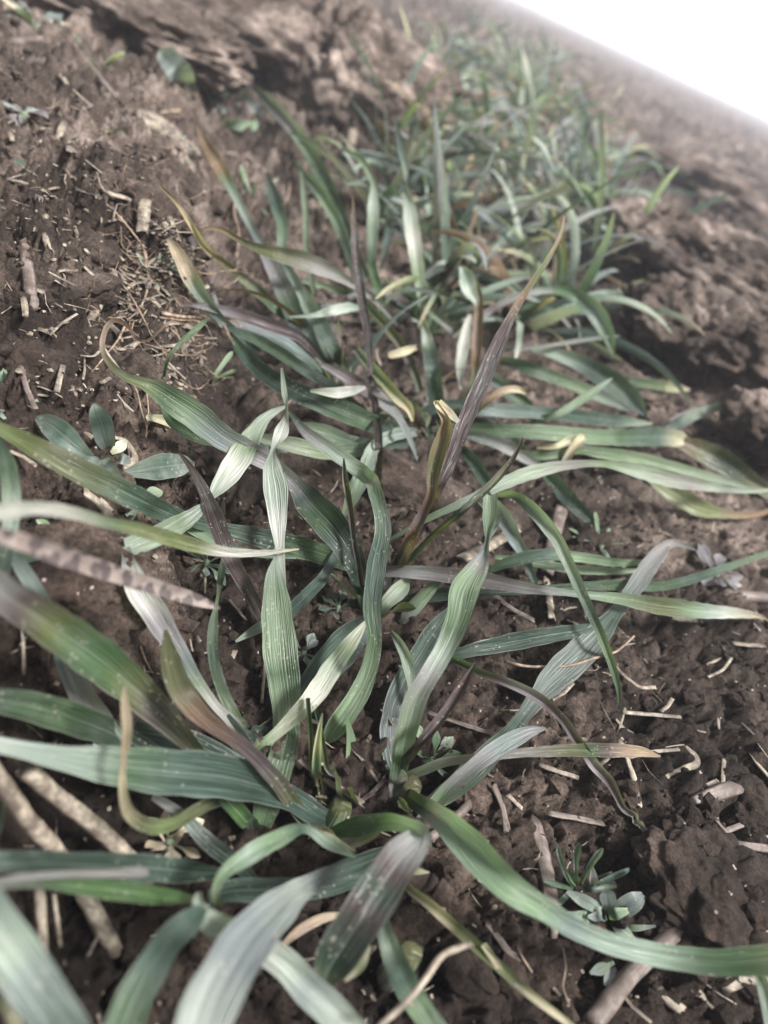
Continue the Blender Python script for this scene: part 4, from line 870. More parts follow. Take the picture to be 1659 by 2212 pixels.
# ---------------------------------------------------------------- straw, stems, roots
def straw_mesh(name, pts, w, thick, seed, mat, label, cat, group=None, fray=0.5, taper=0.0, cross=8, hollow=True):
    """a split, slightly rolled strip of straw along pts (n x 3)"""
    r = np.random.RandomState(seed); S, L, _ = catmull(np.asarray(pts, float), max(8, int(len(pts) * 5)))
    n = len(S); tang = np.gradient(S, axis=0); tang /= np.linalg.norm(tang, axis=1)[:, None] + 1e-12
    up = np.array([0, 0, 1.0]); side = np.cross(tang, up); nn = np.linalg.norm(side, axis=1)[:, None]
    side = np.where(nn > 0.05, side / (nn + 1e-9), np.array([1.0, 0, 0])); nor = np.cross(side, tang)
    roll = r.uniform(-0.4, 0.4); side, nor = side * math.cos(roll) + nor * math.sin(roll), nor * math.cos(roll) - side * math.sin(roll)
    V = []; t = np.linspace(0, 1, n)
    ww = w * (1 - taper * t) * (1 + 0.07 * vnoise(t * 4 + seed, t * 0 + 2.2, seed))
    for j in range(cross):
        a = j / float(cross) * 6.2831853
        cx, cz = math.cos(a), math.sin(a)
        jit = 1 + 0.16 * (r.rand() - 0.5) + 0.05 * vnoise(t * 5 + seed, t * 0 + j * 1.3, seed + 3)
        c = S + side * (cx * 0.5 * ww * jit)[:, None] + nor * (cz * 0.5 * thick * ww / w * jit)[:, None]
        c[0] -= tang[0] * r.uniform(0, fray) * w; c[-1] += tang[-1] * r.uniform(0, fray) * w
        V.append(c)
    V = np.stack(V, 1)
    V += vnoise3(V.reshape(-1, 3) * 700, seed).reshape(n, cross, 1) * 0.05 * w
    idx = np.arange(n * cross).reshape(n, cross); nx = np.roll(idx, -1, 1)
    Fq = np.stack([idx[:-1], nx[:-1], nx[1:], idx[1:]], -1).reshape(-1, 4).tolist()
    Fq += [list(idx[0][::-1]), list(idx[-1])]
    mid = S[n // 2]; d = S[-1] - S[0]; d[2] *= 1; ang = math.atan2(d[1], d[0])
    # local x runs along the piece so that the fibre texture follows it
    Rm = np.array([[math.cos(ang), math.sin(ang), 0], [-math.sin(ang), math.cos(ang), 0], [0, 0, 1]])
    loc = (V.reshape(-1, 3) - mid) @ Rm.T
    o = link_mesh(name, loc, Fq, mat, None, (0, 0, 0)); o.location = Vector([float(c) for c in mid]); o.rotation_euler = (0, 0, ang)
    return tag(o, label, cat, group)


def straw(P, wpx, label, mat=None, name='straw_piece', cat='straw', group='pieces of broken straw', thick=0.35, lift=0.6, fray=0.5, taper=0.0):
    SEED[0] += 1; rows = []
    for q in P:
        h = q[2] if len(q) > 2 else lift
        p = at(q[0], q[1], h)
        rows.append(p)
    rows = np.array(rows); low_ = np.array([q[2] if len(q) > 2 else lift for q in P]) < 5
    if low_.all():
        rr = catmull(rows, 25)[0]; over = max(float(soil_z(q[0], q[1]) - q[2]) for q in rr[2:-2])
        for q_ in (0, -1): over = max(over, 0.6 * (soil_z(*rows[q_][:2]) - rows[q_][2]))
        rows[:, 2] += max(over, 0) * 0.9
    dep = float((rows[len(rows) // 2] - CAMP) @ np.array(F_)); w = wpx * dep / (2 * FPX)
    return straw_mesh(name, rows, w, w * thick, SEED[0], mat or M_STRAW, label, cat, group, fray, taper)


def root(P, wpx, label, group='dry roots', mat=None, taper=0.5, name='dry_root', cat='root'):
    return straw(P, wpx, label, mat or M_ROOT, name, cat, group, thick=0.95, lift=1.2, fray=0.2, taper=taper)


# the spotted dry leaf and the thick straws in the left foreground
sp_pts = c5([(-140, 15, 48, 40), (0, 55, 48, 66), (150, 105, 47, 92), (300, 158, 46, 92), (450, 208, 44, 86), (600, 258, 42, 78), (750, 305, 40, 66), (860, 340, 38, 56), (950, 372, 36, 10)])
so = leaf(None, 'gr gr', sp_pts, 0.16, name='spotted_dry_leaf', mat=M_SPOT)
tag(so, 'withered pinkish brown leaf with dark spots poking in from the left edge', 'dry leaf')
o = straw(c7([(-60, 60, 22), (130, 320, 16), (260, 470, 10), (380, 660, 6), (490, 870, 2)]), 74, 'thick pale grey straw stalk in the lower left foreground', group=None, thick=0.9, name='straw_stalk', cat='straw stalk')
o = straw(c7([(130, 110, 16), (240, 205, 14), (350, 290, 12), (480, 400, 9), (640, 560, 3)]), 74, 'thick brown straw stalk with a broken white end', group=None, thick=0.85, name='straw_stalk', cat='straw stalk', mat=M_STRAW)
straw(c7([(165, 560, 10), (180, 750, 6), (190, 930, 1)]), 44, 'upright tan straw under the lower left blades', thick=0.7)
straw(c7([(235, 640, 6), (250, 760, 4), (262, 860, 1)]), 20, 'thin dark straw beside the upright tan one')
# twig
tw = straw(c8([(374, 850, 24), (320, 868, 25), (262, 892, 26), (225, 930, 27), (170, 1010, 27), (110, 1085, 27), (-20, 1205, 26)]), 30, 'knobbly dry twig crossing the bottom edge', name='dry_twig', cat='twig', group=None, thick=0.9)

# straw lying on the right
SR = [
    (c8([(625, 360), (650, 440), (672, 560), (690, 670)]), 62, 'broad dirty white straw strip left of the fleshy weed'),
    (c8([(1215, 820), (1130, 905), (1020, 1010), (895, 1170)]), 84, 'thick dark weathered stem near the bottom right'),
    (c8([(965, 60), (1000, 150), (1030, 290)]), 44, 'pale flat straw strip standing in the crack beside the hanging blade'),
    (c8([(1275, 305), (1340, 275), (1420, 245)]), 64, 'split broad straw piece right of the small grey plant'),
    (c8([(1570, 85), (1620, 145), (1680, 215)]), 44, 'clean pale straw stub at the right edge'),
    (c8([(1005, 100), (1090, 78), (1215, 65)]), 16, 'thin straw under the low stalk like blade'),
    (c8([(1172, 185), (1240, 150), (1290, 125), (1285, 90), (1260, 70)]), 34, 'curled straw with a hooked end'),
    (c8([(1300, 450), (1420, 455), (1540, 470), (1680, 485)]), 38, 'long grey split straw at the right edge'),
    (c8([(1290, 245), (1330, 225), (1375, 205)]), 26, 'short round straw end above the split broad piece'),
    (c8([(1375, 350), (1410, 395), (1450, 440)]), 28, 'short pale straw between the split piece and the long grey one'),
    (c8([(1270, 260), (1240, 305), (1200, 350)]), 18, 'bent thin straw just right of the small grey plant'),
    (c8([(1430, 90), (1425, 160), (1420, 260)]), 22, 'thin upright straw with a frayed top'),
    (c8([(1560, 205), (1620, 245), (1680, 285)]), 22, 'slim straw crossing the right edge'),
    (c8([(1480, 360), (1560, 330), (1620, 310)]), 24, 'grey straw pointing at the right edge'),
    (c8([(95, 700), (150, 720), (220, 745)]), 30, 'short split straw left of the sweeping strap blade'),
    (c8([(385, 605), (440, 618), (510, 640)]), 24, 'pale chip of straw under the strap blade'),
    (c8([(430, 805), (480, 870), (530, 935)]), 34, 'brown straw beside the withered strap'),
    (c8([(700, 760), (715, 800), (720, 850)]), 36, 'frayed straw butt under the strap blade'),
    (c8([(755, 790), (840, 845), (935, 900)]), 18, 'dark thin straw tucked under the strap blade'),
    (c8([(1410, 1075), (1490, 1045), (1590, 1075), (1680, 1120)]), 60, 'blurred bent straw in the bottom right corner'),
    (c8([(1180, 1080), (1215, 1120), (1250, 1140)]), 44, 'pale blurred chip at the bottom right'),
    (c8([(1320, 1090), (1380, 1140), (1420, 1190)]), 60, 'rough tan straw lump at the bottom edge'),
    (c8([(345, 310), (380, 240), (415, 165)]), 30, 'brown stem leaning beside the grey blue blade'),
    (c8([(180, 420), (270, 350), (330, 290)]), 40, 'frayed brown stem under the sweeping strap'),
    (c8([(455, 215), (480, 280), (500, 380)]), 44, 'dirty brown straw strip half sunk in the soil'),
    (c8([(505, 245), (530, 270), (560, 298)]), 20, 'small pale splinter beside the sunk strip'),
    (c8([(690, 320), (800, 340), (900, 360)]), 32, 'dark straw bedded in the soil above the fleshy weed'),
    (c8([(640, 110), (720, 140), (800, 165)]), 24, 'short straw below the low stalk like blade'),
    (c6([(180, 840), (320, 890), (470, 938)]), 30, 'long pale straw behind the grey mauve blade'),
    (c6([(945, 610), (1020, 690), (1080, 735), (1150, 738)]), 18, 'thin curved straw beside the hanging tip'),
    (c6([(1200, 455), (1260, 462), (1330, 465)]), 26, 'flat pale straw chip in the middle of the right soil'),
    (c6([(1490, 540), (1560, 548), (1640, 552)]), 28, 'pale straw chip near the right edge'),
    (c6([(1460, 340), (1560, 350), (1680, 360)]), 52, 'pinkish grey stem lying behind the burnt blade tip'),
    (c6([(1210, 800), (1190, 830), (1165, 850)]), 20, 'tiny straw splinter in the right soil'),
    (c6([(1000, 860), (1120, 870), (1240, 880)]), 18, 'straw fibre half buried in the right soil'),
    (c6([(1010, 840), (995, 890), (980, 945)]), 12, 'upright hair thin straw'),
    (c6([(1470, 620), (1430, 670), (1370, 700)]), 14, 'bent thin straw in the right soil'),
    (c6([(1470, 590), (1420, 610), (1385, 625)]), 12, 'hair thin straw above the bent one'),
    (c6([(660, 320), (668, 390), (675, 465)]), 42, 'tan straw strip under the long grey purple blade'),
    (c6([(735, 0), (705, 110), (680, 240)]), 58, 'dry purple grey strip behind the arching blades'),
    (c6([(525, 85), (440, 140), (325, 200)]), 66, 'dry buff leaf strip behind the twisted blade'),
    (c6([(440, 330), (520, 400), (620, 455)]), 26, 'dark straw under the crossing blades'),
    (c6([(1575, 415), (1600, 445), (1620, 465)]), 30, 'small brown chip below the burnt blade tip'),
    (c6([(1440, 860), (1440, 890), (1445, 905)]), 20, 'square pale straw chip in the right soil'),
]
for P, w, lab in SR:
    dark = any(s in lab for s in ('dark', 'grey', 'brown', 'dirty', 'purple'))
    straw([(q[0], q[1]) for q in P], w, lab, M_BARK if dark and 'tan' not in lab else M_STRAW, thick=0.85 if 'stem' in lab else 0.32, name='dead_stalk' if 'stem' in lab else 'straw_piece', fray=1.0 if w > 30 else 0.5)

# a thin tendril twig over the right blades, and sprigs
root(c6([(520, 600, 6), (600, 620, 8), (700, 625, 9), (800, 620, 11), (900, 590, 13), (1000, 560, 15), (1050, 520, 17), (1080, 492, 18)]), 14, 'thin brown root lying across the grey mauve blade', taper=0.2)

SL = [
    (c3([(95, 20), (110, 110), (122, 220), (130, 275)]), 52, 'grey weathered straw stub on the left bank', 'b'),
    (c3([(465, 130), (430, 190), (375, 270)]), 34, 'tan flat splinter leaning on the left bank', 's'),
    (c3([(440, 150), (425, 190), (415, 225)]), 22, 'short splinter beside the leaning tan one', 's'),
    (c3([(215, 435), (240, 480), (270, 520)]), 26, 'pale frayed chip in the middle of the left bank', 's'),
    (c3([(262, 535), (248, 590), (235, 645)]), 26, 'second pale chip just below the frayed one', 's'),
    (c3([(180, 50), (190, 90), (205, 125)]), 30, 'small tan chip right of the grey stub', 's'),
    (c3([(310, 560), (320, 585), (320, 610)]), 26, 'dark bark chip below the pale chips', 'b'),
    (c3([(370, -20), (440, 30), (520, 75)]), 40, 'bundle of split straw on the rim of the left bank', 's'),
    (c3([(80, 560), (100, 640), (140, 740)]), 24, 'thin grey straw above the broad leaved weed', 'b'),
    (c3([(40, 850), (90, 870), (150, 910)]), 20, 'straw below the broad leaved weed', 's'),
    (c3([(340, 475), (390, 478), (430, 440)]), 14, 'bent straw fibre in the middle of the left bank', 's'),
    ([(470, 890), (550, 912), (640, 945)], 62, 'broad pale wood splinter on the rim of the left bank', 's'),
    ([(610, 960), (605, 1010), (600, 1060)], 56, 'reddish straw bundle hanging below the wood splinter', 's'),
    ([(600, 930), (680, 985), (720, 1040)], 34, 'tan straw on the crest of the rim', 's'),
    ([(340, 1110), (420, 1150), (530, 1195)], 34, 'split grey straw along the left bank', 'b'),
    ([(160, 885), (290, 1000), (420, 1090), (520, 1180)], 20, 'long thin straw running down the left bank', 's'),
    ([(130, 985), (200, 990), (245, 988)], 16, 'thin pale straw crossing the long one', 's'),
    ([(215, 960), (260, 1010), (290, 1060)], 26, 'short straw fork on the left bank', 's'),
    ([(-20, 250), (60, 230), (190, 212)], 44, 'grey dead stick at the left edge near the top', 'b'),
    ([(350, 310), (400, 380), (480, 490)], 34, 'grey leaning dead stem on the upper left bank', 'b'),
    ([(272, 570), (250, 630), (230, 680)], 32, 'upright tan chip on the upper left bank', 's'),
    ([(50, 800), (80, 808), (110, 815)], 26, 'pale flat chip near the left edge', 's'),
    ([(160, 1020), (165, 1060), (160, 1090)], 48, 'dark lump of bark on the left bank', 'b'),
    ([(255, 400), (270, 425), (280, 440)], 24, 'tiny pale chip on the upper left bank', 's'),
    ([(290, 730), (290, 760), (295, 790)], 42, 'dirty white flake on the left bank', 's'),
    ([(1525, 330), (1580, 400), (1659, 480)], 34, 'tan straw leaning from the tall crumbling clod', 's'),
    ([(1525, 510), (1510, 610), (1490, 720)], 40, 'pinkish straw hanging down the tall crumbling clod', 's'),
    ([(1000, 10), (1005, 70), (1000, 130)], 26, 'blurred straw on top of the huge clod', 's'),
    ([(1010, 120), (1060, 90), (1130, 70)], 22, 'blurred thin straw lying on the huge clod', 's'),
    ([(1215, -10), (1250, 40), (1270, 110)], 26, 'blurred curved straw on the back of the huge clod', 's'),
    ([(960, 680), (1020, 690), (1095, 720)], 20, 'straw sticking out at the foot of the bank', 's'),
    ([(540, 180), (590, 225), (640, 260)], 20, 'straw in the shade of the undercut clod', 's'),
    (c3([(500, 770), (545, 790), (575, 850), (560, 890)]), 56, 'torn buff leaf scrap beside the broad leaved weed', 's'),
    (c3([(400, 1020), (440, 1050), (470, 1090)]), 70, 'crumpled buff leaf scrap under the dusty green blade', 's'),
    (c5([(400, 110), (460, 100), (520, 95)]), 20, 'pale straw left of the folded blade', 's'),
    (c5([(415, 125), (470, 125), (530, 150)]), 28, 'crumpled straw just under the fold', 's'),
    (c5([(340, 0), (340, 50), (340, 105)]), 28, 'upright straw behind the yellow green blade', 's'),
    (c5([(410, 0), (385, 60), (365, 125)]), 14, 'leaning thin straw behind the yellow green blade', 's'),
    (c5([(95, 470), (98, 570), (100, 680)]), 14, 'thin upright straw against the dark soil at left', 's'),
    (c5([(1010, 565), (995, 600), (975, 640)]), 26, 'small straw chip right of the narrow twisted blade', 's'),
    (c5([(1145, 600), (1138, 680), (1130, 780)]), 14, 'thin straw standing beside the bright ribbed blade', 's'),
    (c5([(980, 390), (1010, 425), (1040, 465)]), 22, 'small frayed straw below the dark spike', 's'),
    (c5([(1270, 1130), (1330, 1180), (1500, 1290)]), 40, 'grey straw lying beside the tan sheath point', 'b'),
    (c7([(680, 430), (740, 420), (780, 365)]), 40, 'dry curled scrap under the hooked blade', 's'),
    ([(610, 540), (680, 560), (760, 640)], 110, 'lump of matted dry stubble on the bank above the curled roots', 'm'),
]
for P, w, lab, kd in SL:
    straw([(q[0], q[1]) for q in P], w, lab, M_BARK if kd == 'b' else M_STRAW, thick=0.7 if kd in 'bm' and 'stick' in lab or 'stub' in lab else 0.32, name='dead_stalk' if ('stem' in lab or 'stick' in lab) else 'straw_piece', fray=1.0 if w > 30 else 0.5)

RT = [
    (([(420, 890, 3), (500, 960, 4), (560, 1030, 4), (610, 1100, 4), (625, 1190, 4)]), 14, 'long pale root looping down the rim of the left bank'),
    (c3([(628, -40, 4), (640, 60, 4), (628, 150, 5), (595, 215, 5), (550, 255, 4)]), 13, 'pale root hanging below the rim'),
    (c3([(740, 90, 8), (810, 140, 10), (860, 195, 12), (920, 230, 14), (970, 280, 14), (1000, 345, 14), (1028, 380, 13)]), 14, 'wavy root dangling over the dark long blade'),
    (c3([(700, 225, 5), (780, 240, 7), (870, 245, 8), (950, 265, 10), (1030, 262, 11), (1040, 285, 11)]), 16, 'pale kinked root pointing right out of the bank'),
    (c3([(690, 245, 5), (790, 255, 6), (860, 258, 7)]), 12, 'short root beside the kinked one'),
    (c3([(620, 360, 4), (700, 380, 6), (770, 405, 7), (850, 408, 8)]), 11, 'straight pale root reaching right'),
    (c3([(520, 90, 3), (570, 160, 5), (620, 250, 5), (660, 330, 6), (720, 410, 6)]), 10, 'thin root strung down the face of the bank'),
    (c3([(590, 340, 4), (640, 420, 5), (690, 470, 5), (705, 500, 4)]), 10, 'thin root above the withered blade tip'),
    (c3([(560, 520, 3), (590, 580, 3), (605, 650, 3), (630, 740, 2), (625, 810, 2)]), 10, 'thin root trailing below the withered blade tip'),
    (c3([(630, 560, 3), (638, 660, 3), (625, 790, 2)]), 9, 'fine root next to the trailing one'),
    (c3([(540, 280, 5), (510, 340, 5), (470, 390, 5), (430, 440, 4), (395, 480, 3)]), 12, 'root crossing behind the curled withered tip'),
    (c3([(20, 185, 3), (55, 250, 3), (40, 295, 3), (0, 325, 3)]), 8, 'hair root at the left edge'),
    (c3([(180, 320, 3), (220, 310, 5), (245, 330, 5), (210, 335, 3)]), 10, 'little looped root on the left bank'),
    ([(740, 900, 5), (640, 780, 5), (660, 720, 4)], 12, 'root on the lump above the bank edge'),
    ([(1010, 890, 3), (1000, 960, 4), (1020, 1060, 4), (1010, 1160, 3)], 14, 'blurred root hanging down the shaded bank'),
    ([(1180, 640, 4), (1240, 740, 5), (1245, 850, 5), (1200, 920, 4)], 14, 'blurred root loop by the row'),
    ([(1055, 730, 4), (1080, 800, 5), (1070, 880, 5), (1090, 960, 4)], 12, 'blurred thin root near the bank edge'),
    ([(690, 490, 4), (760, 480, 5), (830, 520, 4), (850, 560, 3)], 18, 'tan root running over the bank crest'),
    ([(560, 320, 3), (600, 400, 4), (650, 460, 4), (700, 495, 3)], 14, 'root joining the tan one on the crest'),
    (c5([(600, 565, 3), (620, 620, 3), (650, 680, 2)]), 10, 'thin root on the dark soil right of the olive blade'),
    (c8([(735, 900, 3), (745, 980, 4), (735, 1070, 4), (760, 1140, 3)]), 12, 'crooked root in the bottom soil'),
    (c8([(560, 860, 3), (590, 920, 4), (630, 980, 3)]), 12, 'straight root in the bottom soil'),
    (c8([(840, 215, 3), (880, 210, 5), (935, 205, 4)]), 10, 'forked hair root in the right soil'),
]
for P, w, lab in RT: root(P, w, lab)

# fine root hairs along the broken rim: a mat nobody could count
def root_mat():
    r = random.Random(77); V = []; Fc = []; n = 0
    for i in range(520):
        f = r.random()
        if i < 260: gx = 590 + 230 * f + r.gauss(0, 45); gy = 860 + 780 * f + r.gauss(0, 50)
        elif i < 400: gx = r.uniform(700, 1350); gy = r.uniform(500, 1350)
        else: gx = r.uniform(60, 700); gy = r.uniform(500, 1500)
        p = at(gx, gy, 1.0); L = r.uniform(0.004, 0.017) * (1.5 if i >= 260 and i < 400 else 1); a = r.uniform(0, 6.28); el = r.uniform(-0.3, 0.5); m_ = 9
        pts = [p.copy()]
        for k in range(m_):
            a += r.gauss(0, 0.35); el += r.gauss(-0.05, 0.3)
            q = pts[-1] + L / m_ * np.array([math.cos(a) * math.cos(el), math.sin(a) * math.cos(el), math.sin(el)])
            g = gz(q[0], q[1]) + 0.0012
            if q[2] < g: q[2] = g; el = abs(el) * 0.4
            pts.append(q)
        pts = np.array(pts); rad = r.uniform(0.00009, 0.00021)
        tang = np.gradient(pts, axis=0); s1 = np.cross(tang, [0.3, 0.2, 1.0]); s1 /= np.linalg.norm(s1, axis=1)[:, None] + 1e-12
        s2 = np.cross(tang, s1); s2 /= np.linalg.norm(s2, axis=1)[:, None] + 1e-12
        ring = np.stack([pts + s1 * rad, pts - s1 * rad * 0.5 + s2 * rad * 0.86, pts - s1 * rad * 0.5 - s2 * rad * 0.86], 1)
        V.append(ring.reshape(-1, 3)); c = len(pts)
        for k in range(c - 1):
            for j in range(3):
                a_, b_ = n + k * 3 + j, n + k * 3 + (j + 1) % 3; Fc.append((a_, b_, b_ + 3, a_ + 3))
        n += c * 3
    o = link_mesh('root_hairs', np.concatenate(V), Fc, M_ROOT)
    tag(o, 'mat of fine dry root hairs on the broken rim of the left bank', 'root hairs', None, 'stuff')


root_mat()

# chaff: slivers past counting
def chaff():
    r = random.Random(99); V = []; Fc = []; n = 0; i = 0
    while i < 4200:
        yp = 0.11 * math.exp(r.random() * 2.4); t = r.uniform(-0.82, 0.6); x = t * yp; y = yp - 0.15
        if r.random() > 0.45 + 0.9 * float(vnoise(np.array([x * 40]), np.array([y * 40]), 305)[0]): continue
        i += 1
        if i > 3300:
            p_ = at(r.uniform(40, 780), r.uniform(480, 1750), 1.0) if i < 3800 else at(560 + 260 * r.random() + r.gauss(0, 60), 860 + 820 * r.random(), 1.0)
            x, y = float(p_[0]), float(p_[1]); yp = y + 0.15
        L = (0.0008 + 0.009 * r.random() ** 3) * (0.7 + 0.9 * yp); w = r.choice([0.00012, 0.0002, 0.0003, 0.0005] if i <= 3300 else [0.0002, 0.0003, 0.0005, 0.0008]) * (0.7 + 0.9 * yp); a = r.uniform(0, 6.28); el = r.gauss(0, 0.3)
        d = np.array([math.cos(a) * math.cos(el), math.sin(a) * math.cos(el), math.sin(el)]); s_ = np.array([-math.sin(a), math.cos(a), r.uniform(-0.4, 0.4)]); u = np.cross(d, s_)
        c = np.array([x, y, soil_z(x, y) + 0.0004 + abs(math.sin(el)) * L * 0.5]); bend = s_ * L * r.uniform(-0.12, 0.12)
        for k, f in enumerate((-0.5, 0.0, 0.5)):
            o_ = c + d * L * f + bend * (1 if k == 1 else 0); ww = w * (1 - 0.3 * abs(f))
            V += [o_ + s_ * ww, o_ + u * ww * 0.5, o_ - s_ * ww, o_ - u * ww * 0.5]
        for k in (0, 4):
            for j in range(4): Fc.append((n + k + j, n + k + (j + 1) % 4, n + k + 4 + (j + 1) % 4, n + k + 4 + j))
        Fc += [(n, n + 3, n + 2, n + 1), (n + 8, n + 9, n + 10, n + 11)]; n += 12
    tag(link_mesh('chaff', np.array(V), Fc, M_STRAW, smooth=False), 'fine straw chaff littering the soil', 'chaff', None, 'stuff')


chaff()

# small loose straw bits, one object each
PROTO = []
for k in range(14):
    r_ = random.Random(k + 40); L = 0.010; m_ = 6
    bend = r_.choice([0, 0, 0.03, -0.05, 0.12, -0.12])
    pts = [(L * (t / (m_ - 1.0) - 0.5), bend * L * (t / (m_ - 1.0) - 0.5) ** 2 * 4 / 1.0, 0.0004 * math.sin(t)) for t in range(m_)]
    w_ = r_.choice([0.00025, 0.0003, 0.0004, 0.0006, 0.0009, 0.0014])
    o = straw_mesh('straw_bit', pts, w_, w_ * r_.uniform(0.15, 0.4), 300 + k, M_BARK if k % 5 == 4 else M_STRAW, 'x', 'straw', None, 0.8, 0.3 * r_.random(), cross=6)
    PROTO.append(o)
nb = 0
while nb < 285:
    yp = 0.125 * math.exp(rng.random() * 2.0); t = rng.uniform(-0.8, 0.60); x = t * yp; y = yp - 0.15
    off = x - row_x(y)
    if abs(off) < 0.03 and rng.random() < 0.7: continue
    if rng.random() > 0.55 + 0.9 * float(vnoise(np.array([x * 35]), np.array([y * 35]), 301)[0]): continue
    k = nb % 14
    o = PROTO[k] if nb < 14 else PROTO[k].copy()
    if nb >= 14: COL.objects.link(o)
    s = (0.25 + 0.9 * rng.random() ** 2) * (0.75 + 0.8 * yp); e = 0.004; a = rng.uniform(0, 6.28)
    dzx = (gz(x + e * math.cos(a), y + e * math.sin(a)) - gz(x - e * math.cos(a), y - e * math.sin(a))) / (2 * e)
    o.scale = (s, s, s); o.rotation_euler = (rng.uniform(-0.4, 0.4), -math.atan(dzx) + rng.gauss(0, 0.16), a)
    o.location = (x, y, max(soil_z(x, y), soil_z(x + 0.003 * s * math.cos(a), y + 0.003 * s * math.sin(a)), soil_z(x - 0.003 * s * math.cos(a), y - 0.003 * s * math.sin(a))) + 0.0003)
    left_ = off < -0.03
    tag(o, 'small broken straw bit lying on the soil of the left bank' if left_ else ('small broken straw bit lying on the open soil right of the row' if off > 0.03 else 'small broken straw bit lying down among the wheat blades'), 'straw bit',
        'straw bits on the left bank' if left_ else ('straw bits on the open soil' if off > 0.03 else 'straw bits among the blades'))
    nb += 1

# ---------------------------------------------------------------- weeds
def weed_leaf(parent, base, az, length, elev, droop, w, cols, seed, shape='spoon', thick=False, name='leaf'):
    r = random.Random(seed); n = 14; pts = [np.array(base, float)]; el = elev; s = length / (n - 1)
    for i in range(1, n):
        el -= droop / (n - 1)
        q = pts[-1] + s * np.array([math.cos(el) * math.cos(az), math.cos(el) * math.sin(az), math.sin(el)])
        g = gz(q[0], q[1]) + 0.0012
        if q[2] < g: q[2] = g
        pts.append(q)
    pts = np.array(pts); t = np.linspace(0, 1, n)
    if shape == 'spoon': pr = 0.16 + 0.84 * np.exp(-((t - 0.72) / 0.24) ** 2)
    elif shape == 'oval': pr = 0.10 + 0.9 * np.exp(-((t - 0.60) / 0.27) ** 2)
    else: pr = 0.55 + 0.45 * t
    pr = pr * np.sqrt(np.clip(1 - ((t - 0.75) / 0.25).clip(0, 1) ** 2.2, 0, 1)); width = np.maximum(w * pr, 0.0002)
    side = np.tile([-math.sin(az), math.cos(az), 0.0], (n, 1)); tilt = r.uniform(-0.35, 0.35)
    tang = np.gradient(pts, axis=0); tang /= np.linalg.norm(tang, axis=1)[:, None]; nor = np.cross(tang, side)
    side = side * math.cos(tilt) + nor * math.sin(tilt)
    o = blade_mesh(name, pts, side, width, pigment(cols, n, None, seed), M_WEED, parent, (0.30 if thick else 0.14) * r.choice([1, 1, -1]), 9, 0.05 if not thick else 0.01, seed)
    if thick:
        md = o.modifiers.new('flesh', 'SOLIDIFY'); md.thickness = w * 0.42; md.offset = 0
    return o


def weed(gx, gy, n, length, w, label, cols, shape='spoon', elev=(0.1, 0.6), droop=(0.2, 0.7), seed=1, thick=False, azs=None, h=1.0, name='weed', stem=False):
    p = at(gx, gy, h); e = empty(name, p, label, 'weed', 'small weeds'); stem_base(e, length * 0.12, w * 0.28, 'ol lg', seed, name='stem', mat=M_WEED); r = random.Random(seed * 13)
    for k in range(n):
        az = azs[k] if azs else 6.283 * (k + r.uniform(-0.3, 0.3)) / n
        f = r.uniform(0.7, 1.1)
        weed_leaf(e, p + np.array([r.gauss(0, 1), r.gauss(0, 1), 0]) * length * 0.04, az, length * f, r.uniform(*elev), r.uniform(*droop), w * f, cols[k % len(cols)], seed * 100 + k, shape, thick)
    return e


# weed leaves given by where they start and end in view
def weed_traced(gx, gy, label, leaves, name='weed', fold=0.14):
    p = at(gx, gy, 1); e = empty(name, p, label, 'weed', 'small weeds'); stem_base(e, 0.0014, 0.0008, 'ol lg', 3, name='stem', mat=M_WEED)
    for cols, P in leaves: leaf(e, cols, [(q[0], q[1], q[2], q[3] * 0.86) for q in P], fold, mat=M_WEED, wavy=0.06)
    return e


weed_traced(460, 1128 + 870, 'weed with broad rounded dull green leaves on the left bank', [
    ('wg wg bg wg wg', c3([(400, 845, 3, 24), (350, 815, 6, 80), (280, 760, 8, 130), (210, 705, 8, 112), (155, 678, 7, 20)])),
    ('wg bl bg wg', c3([(470, 815, 3, 60), (450, 750, 8, 112), (435, 690, 12, 110), (415, 645, 15, 76), (405, 616, 16, 14)])),
    ('wg wg bg wg wg', c3([(540, 915, 3, 34), (600, 905, 7, 90), (690, 890, 10, 140), (780, 880, 11, 110), (842, 878, 11, 20)])),
    ('wg bl wg', c3([(430, 870, 3, 30), (400, 865, 5, 60), (365, 850, 5, 20)])),
    ('g dg ol', c3([(440, 860, 3, 30), (470, 900, 5, 90), (525, 955, 4, 20)])),
    ('gr bl gr', c3([(500, 850, 3, 30), (530, 855, 6, 56), (565, 870, 6, 20)])),
    ('yg cr lg', c3([(480, 830, 4, 20), (520, 800, 7, 60), (545, 770, 8, 12)])),
])
weed_traced(1740, 470, 'weed with large pale oval leaves under the huge clod', [
    ('lg pg bl pg', [(860, 430, 6, 30), (810, 370, 12, 100), (760, 290, 18, 130), (710, 235, 20, 90), (690, 212, 20, 20)]),
    ('wh cr wh', [(865, 435, 7, 16), (800, 385, 9, 34), (745, 335, 11, 16)]),
    ('bl bl bl', [(1010, 430, 6, 20), (1060, 450, 9, 84), (1110, 480, 8, 80), (1130, 505, 7, 20)]),
    ('bl pg bl', [(870, 410, 5, 30), (920, 400, 9, 50), (955, 380, 10, 14)]),
    ('bl lg pg', [(960, 520, 4, 20), (1020, 540, 7, 50), (1080, 545, 7, 50), (1120, 530, 6, 14)]),
    ('g dg g', [(950, 410, 6, 30), (1000, 375, 9, 60), (1030, 350, 10, 16)]),
    ('bl bl', [(890, 470, 3, 30), (940, 470, 5, 50), (980, 480, 4, 14)]),
])
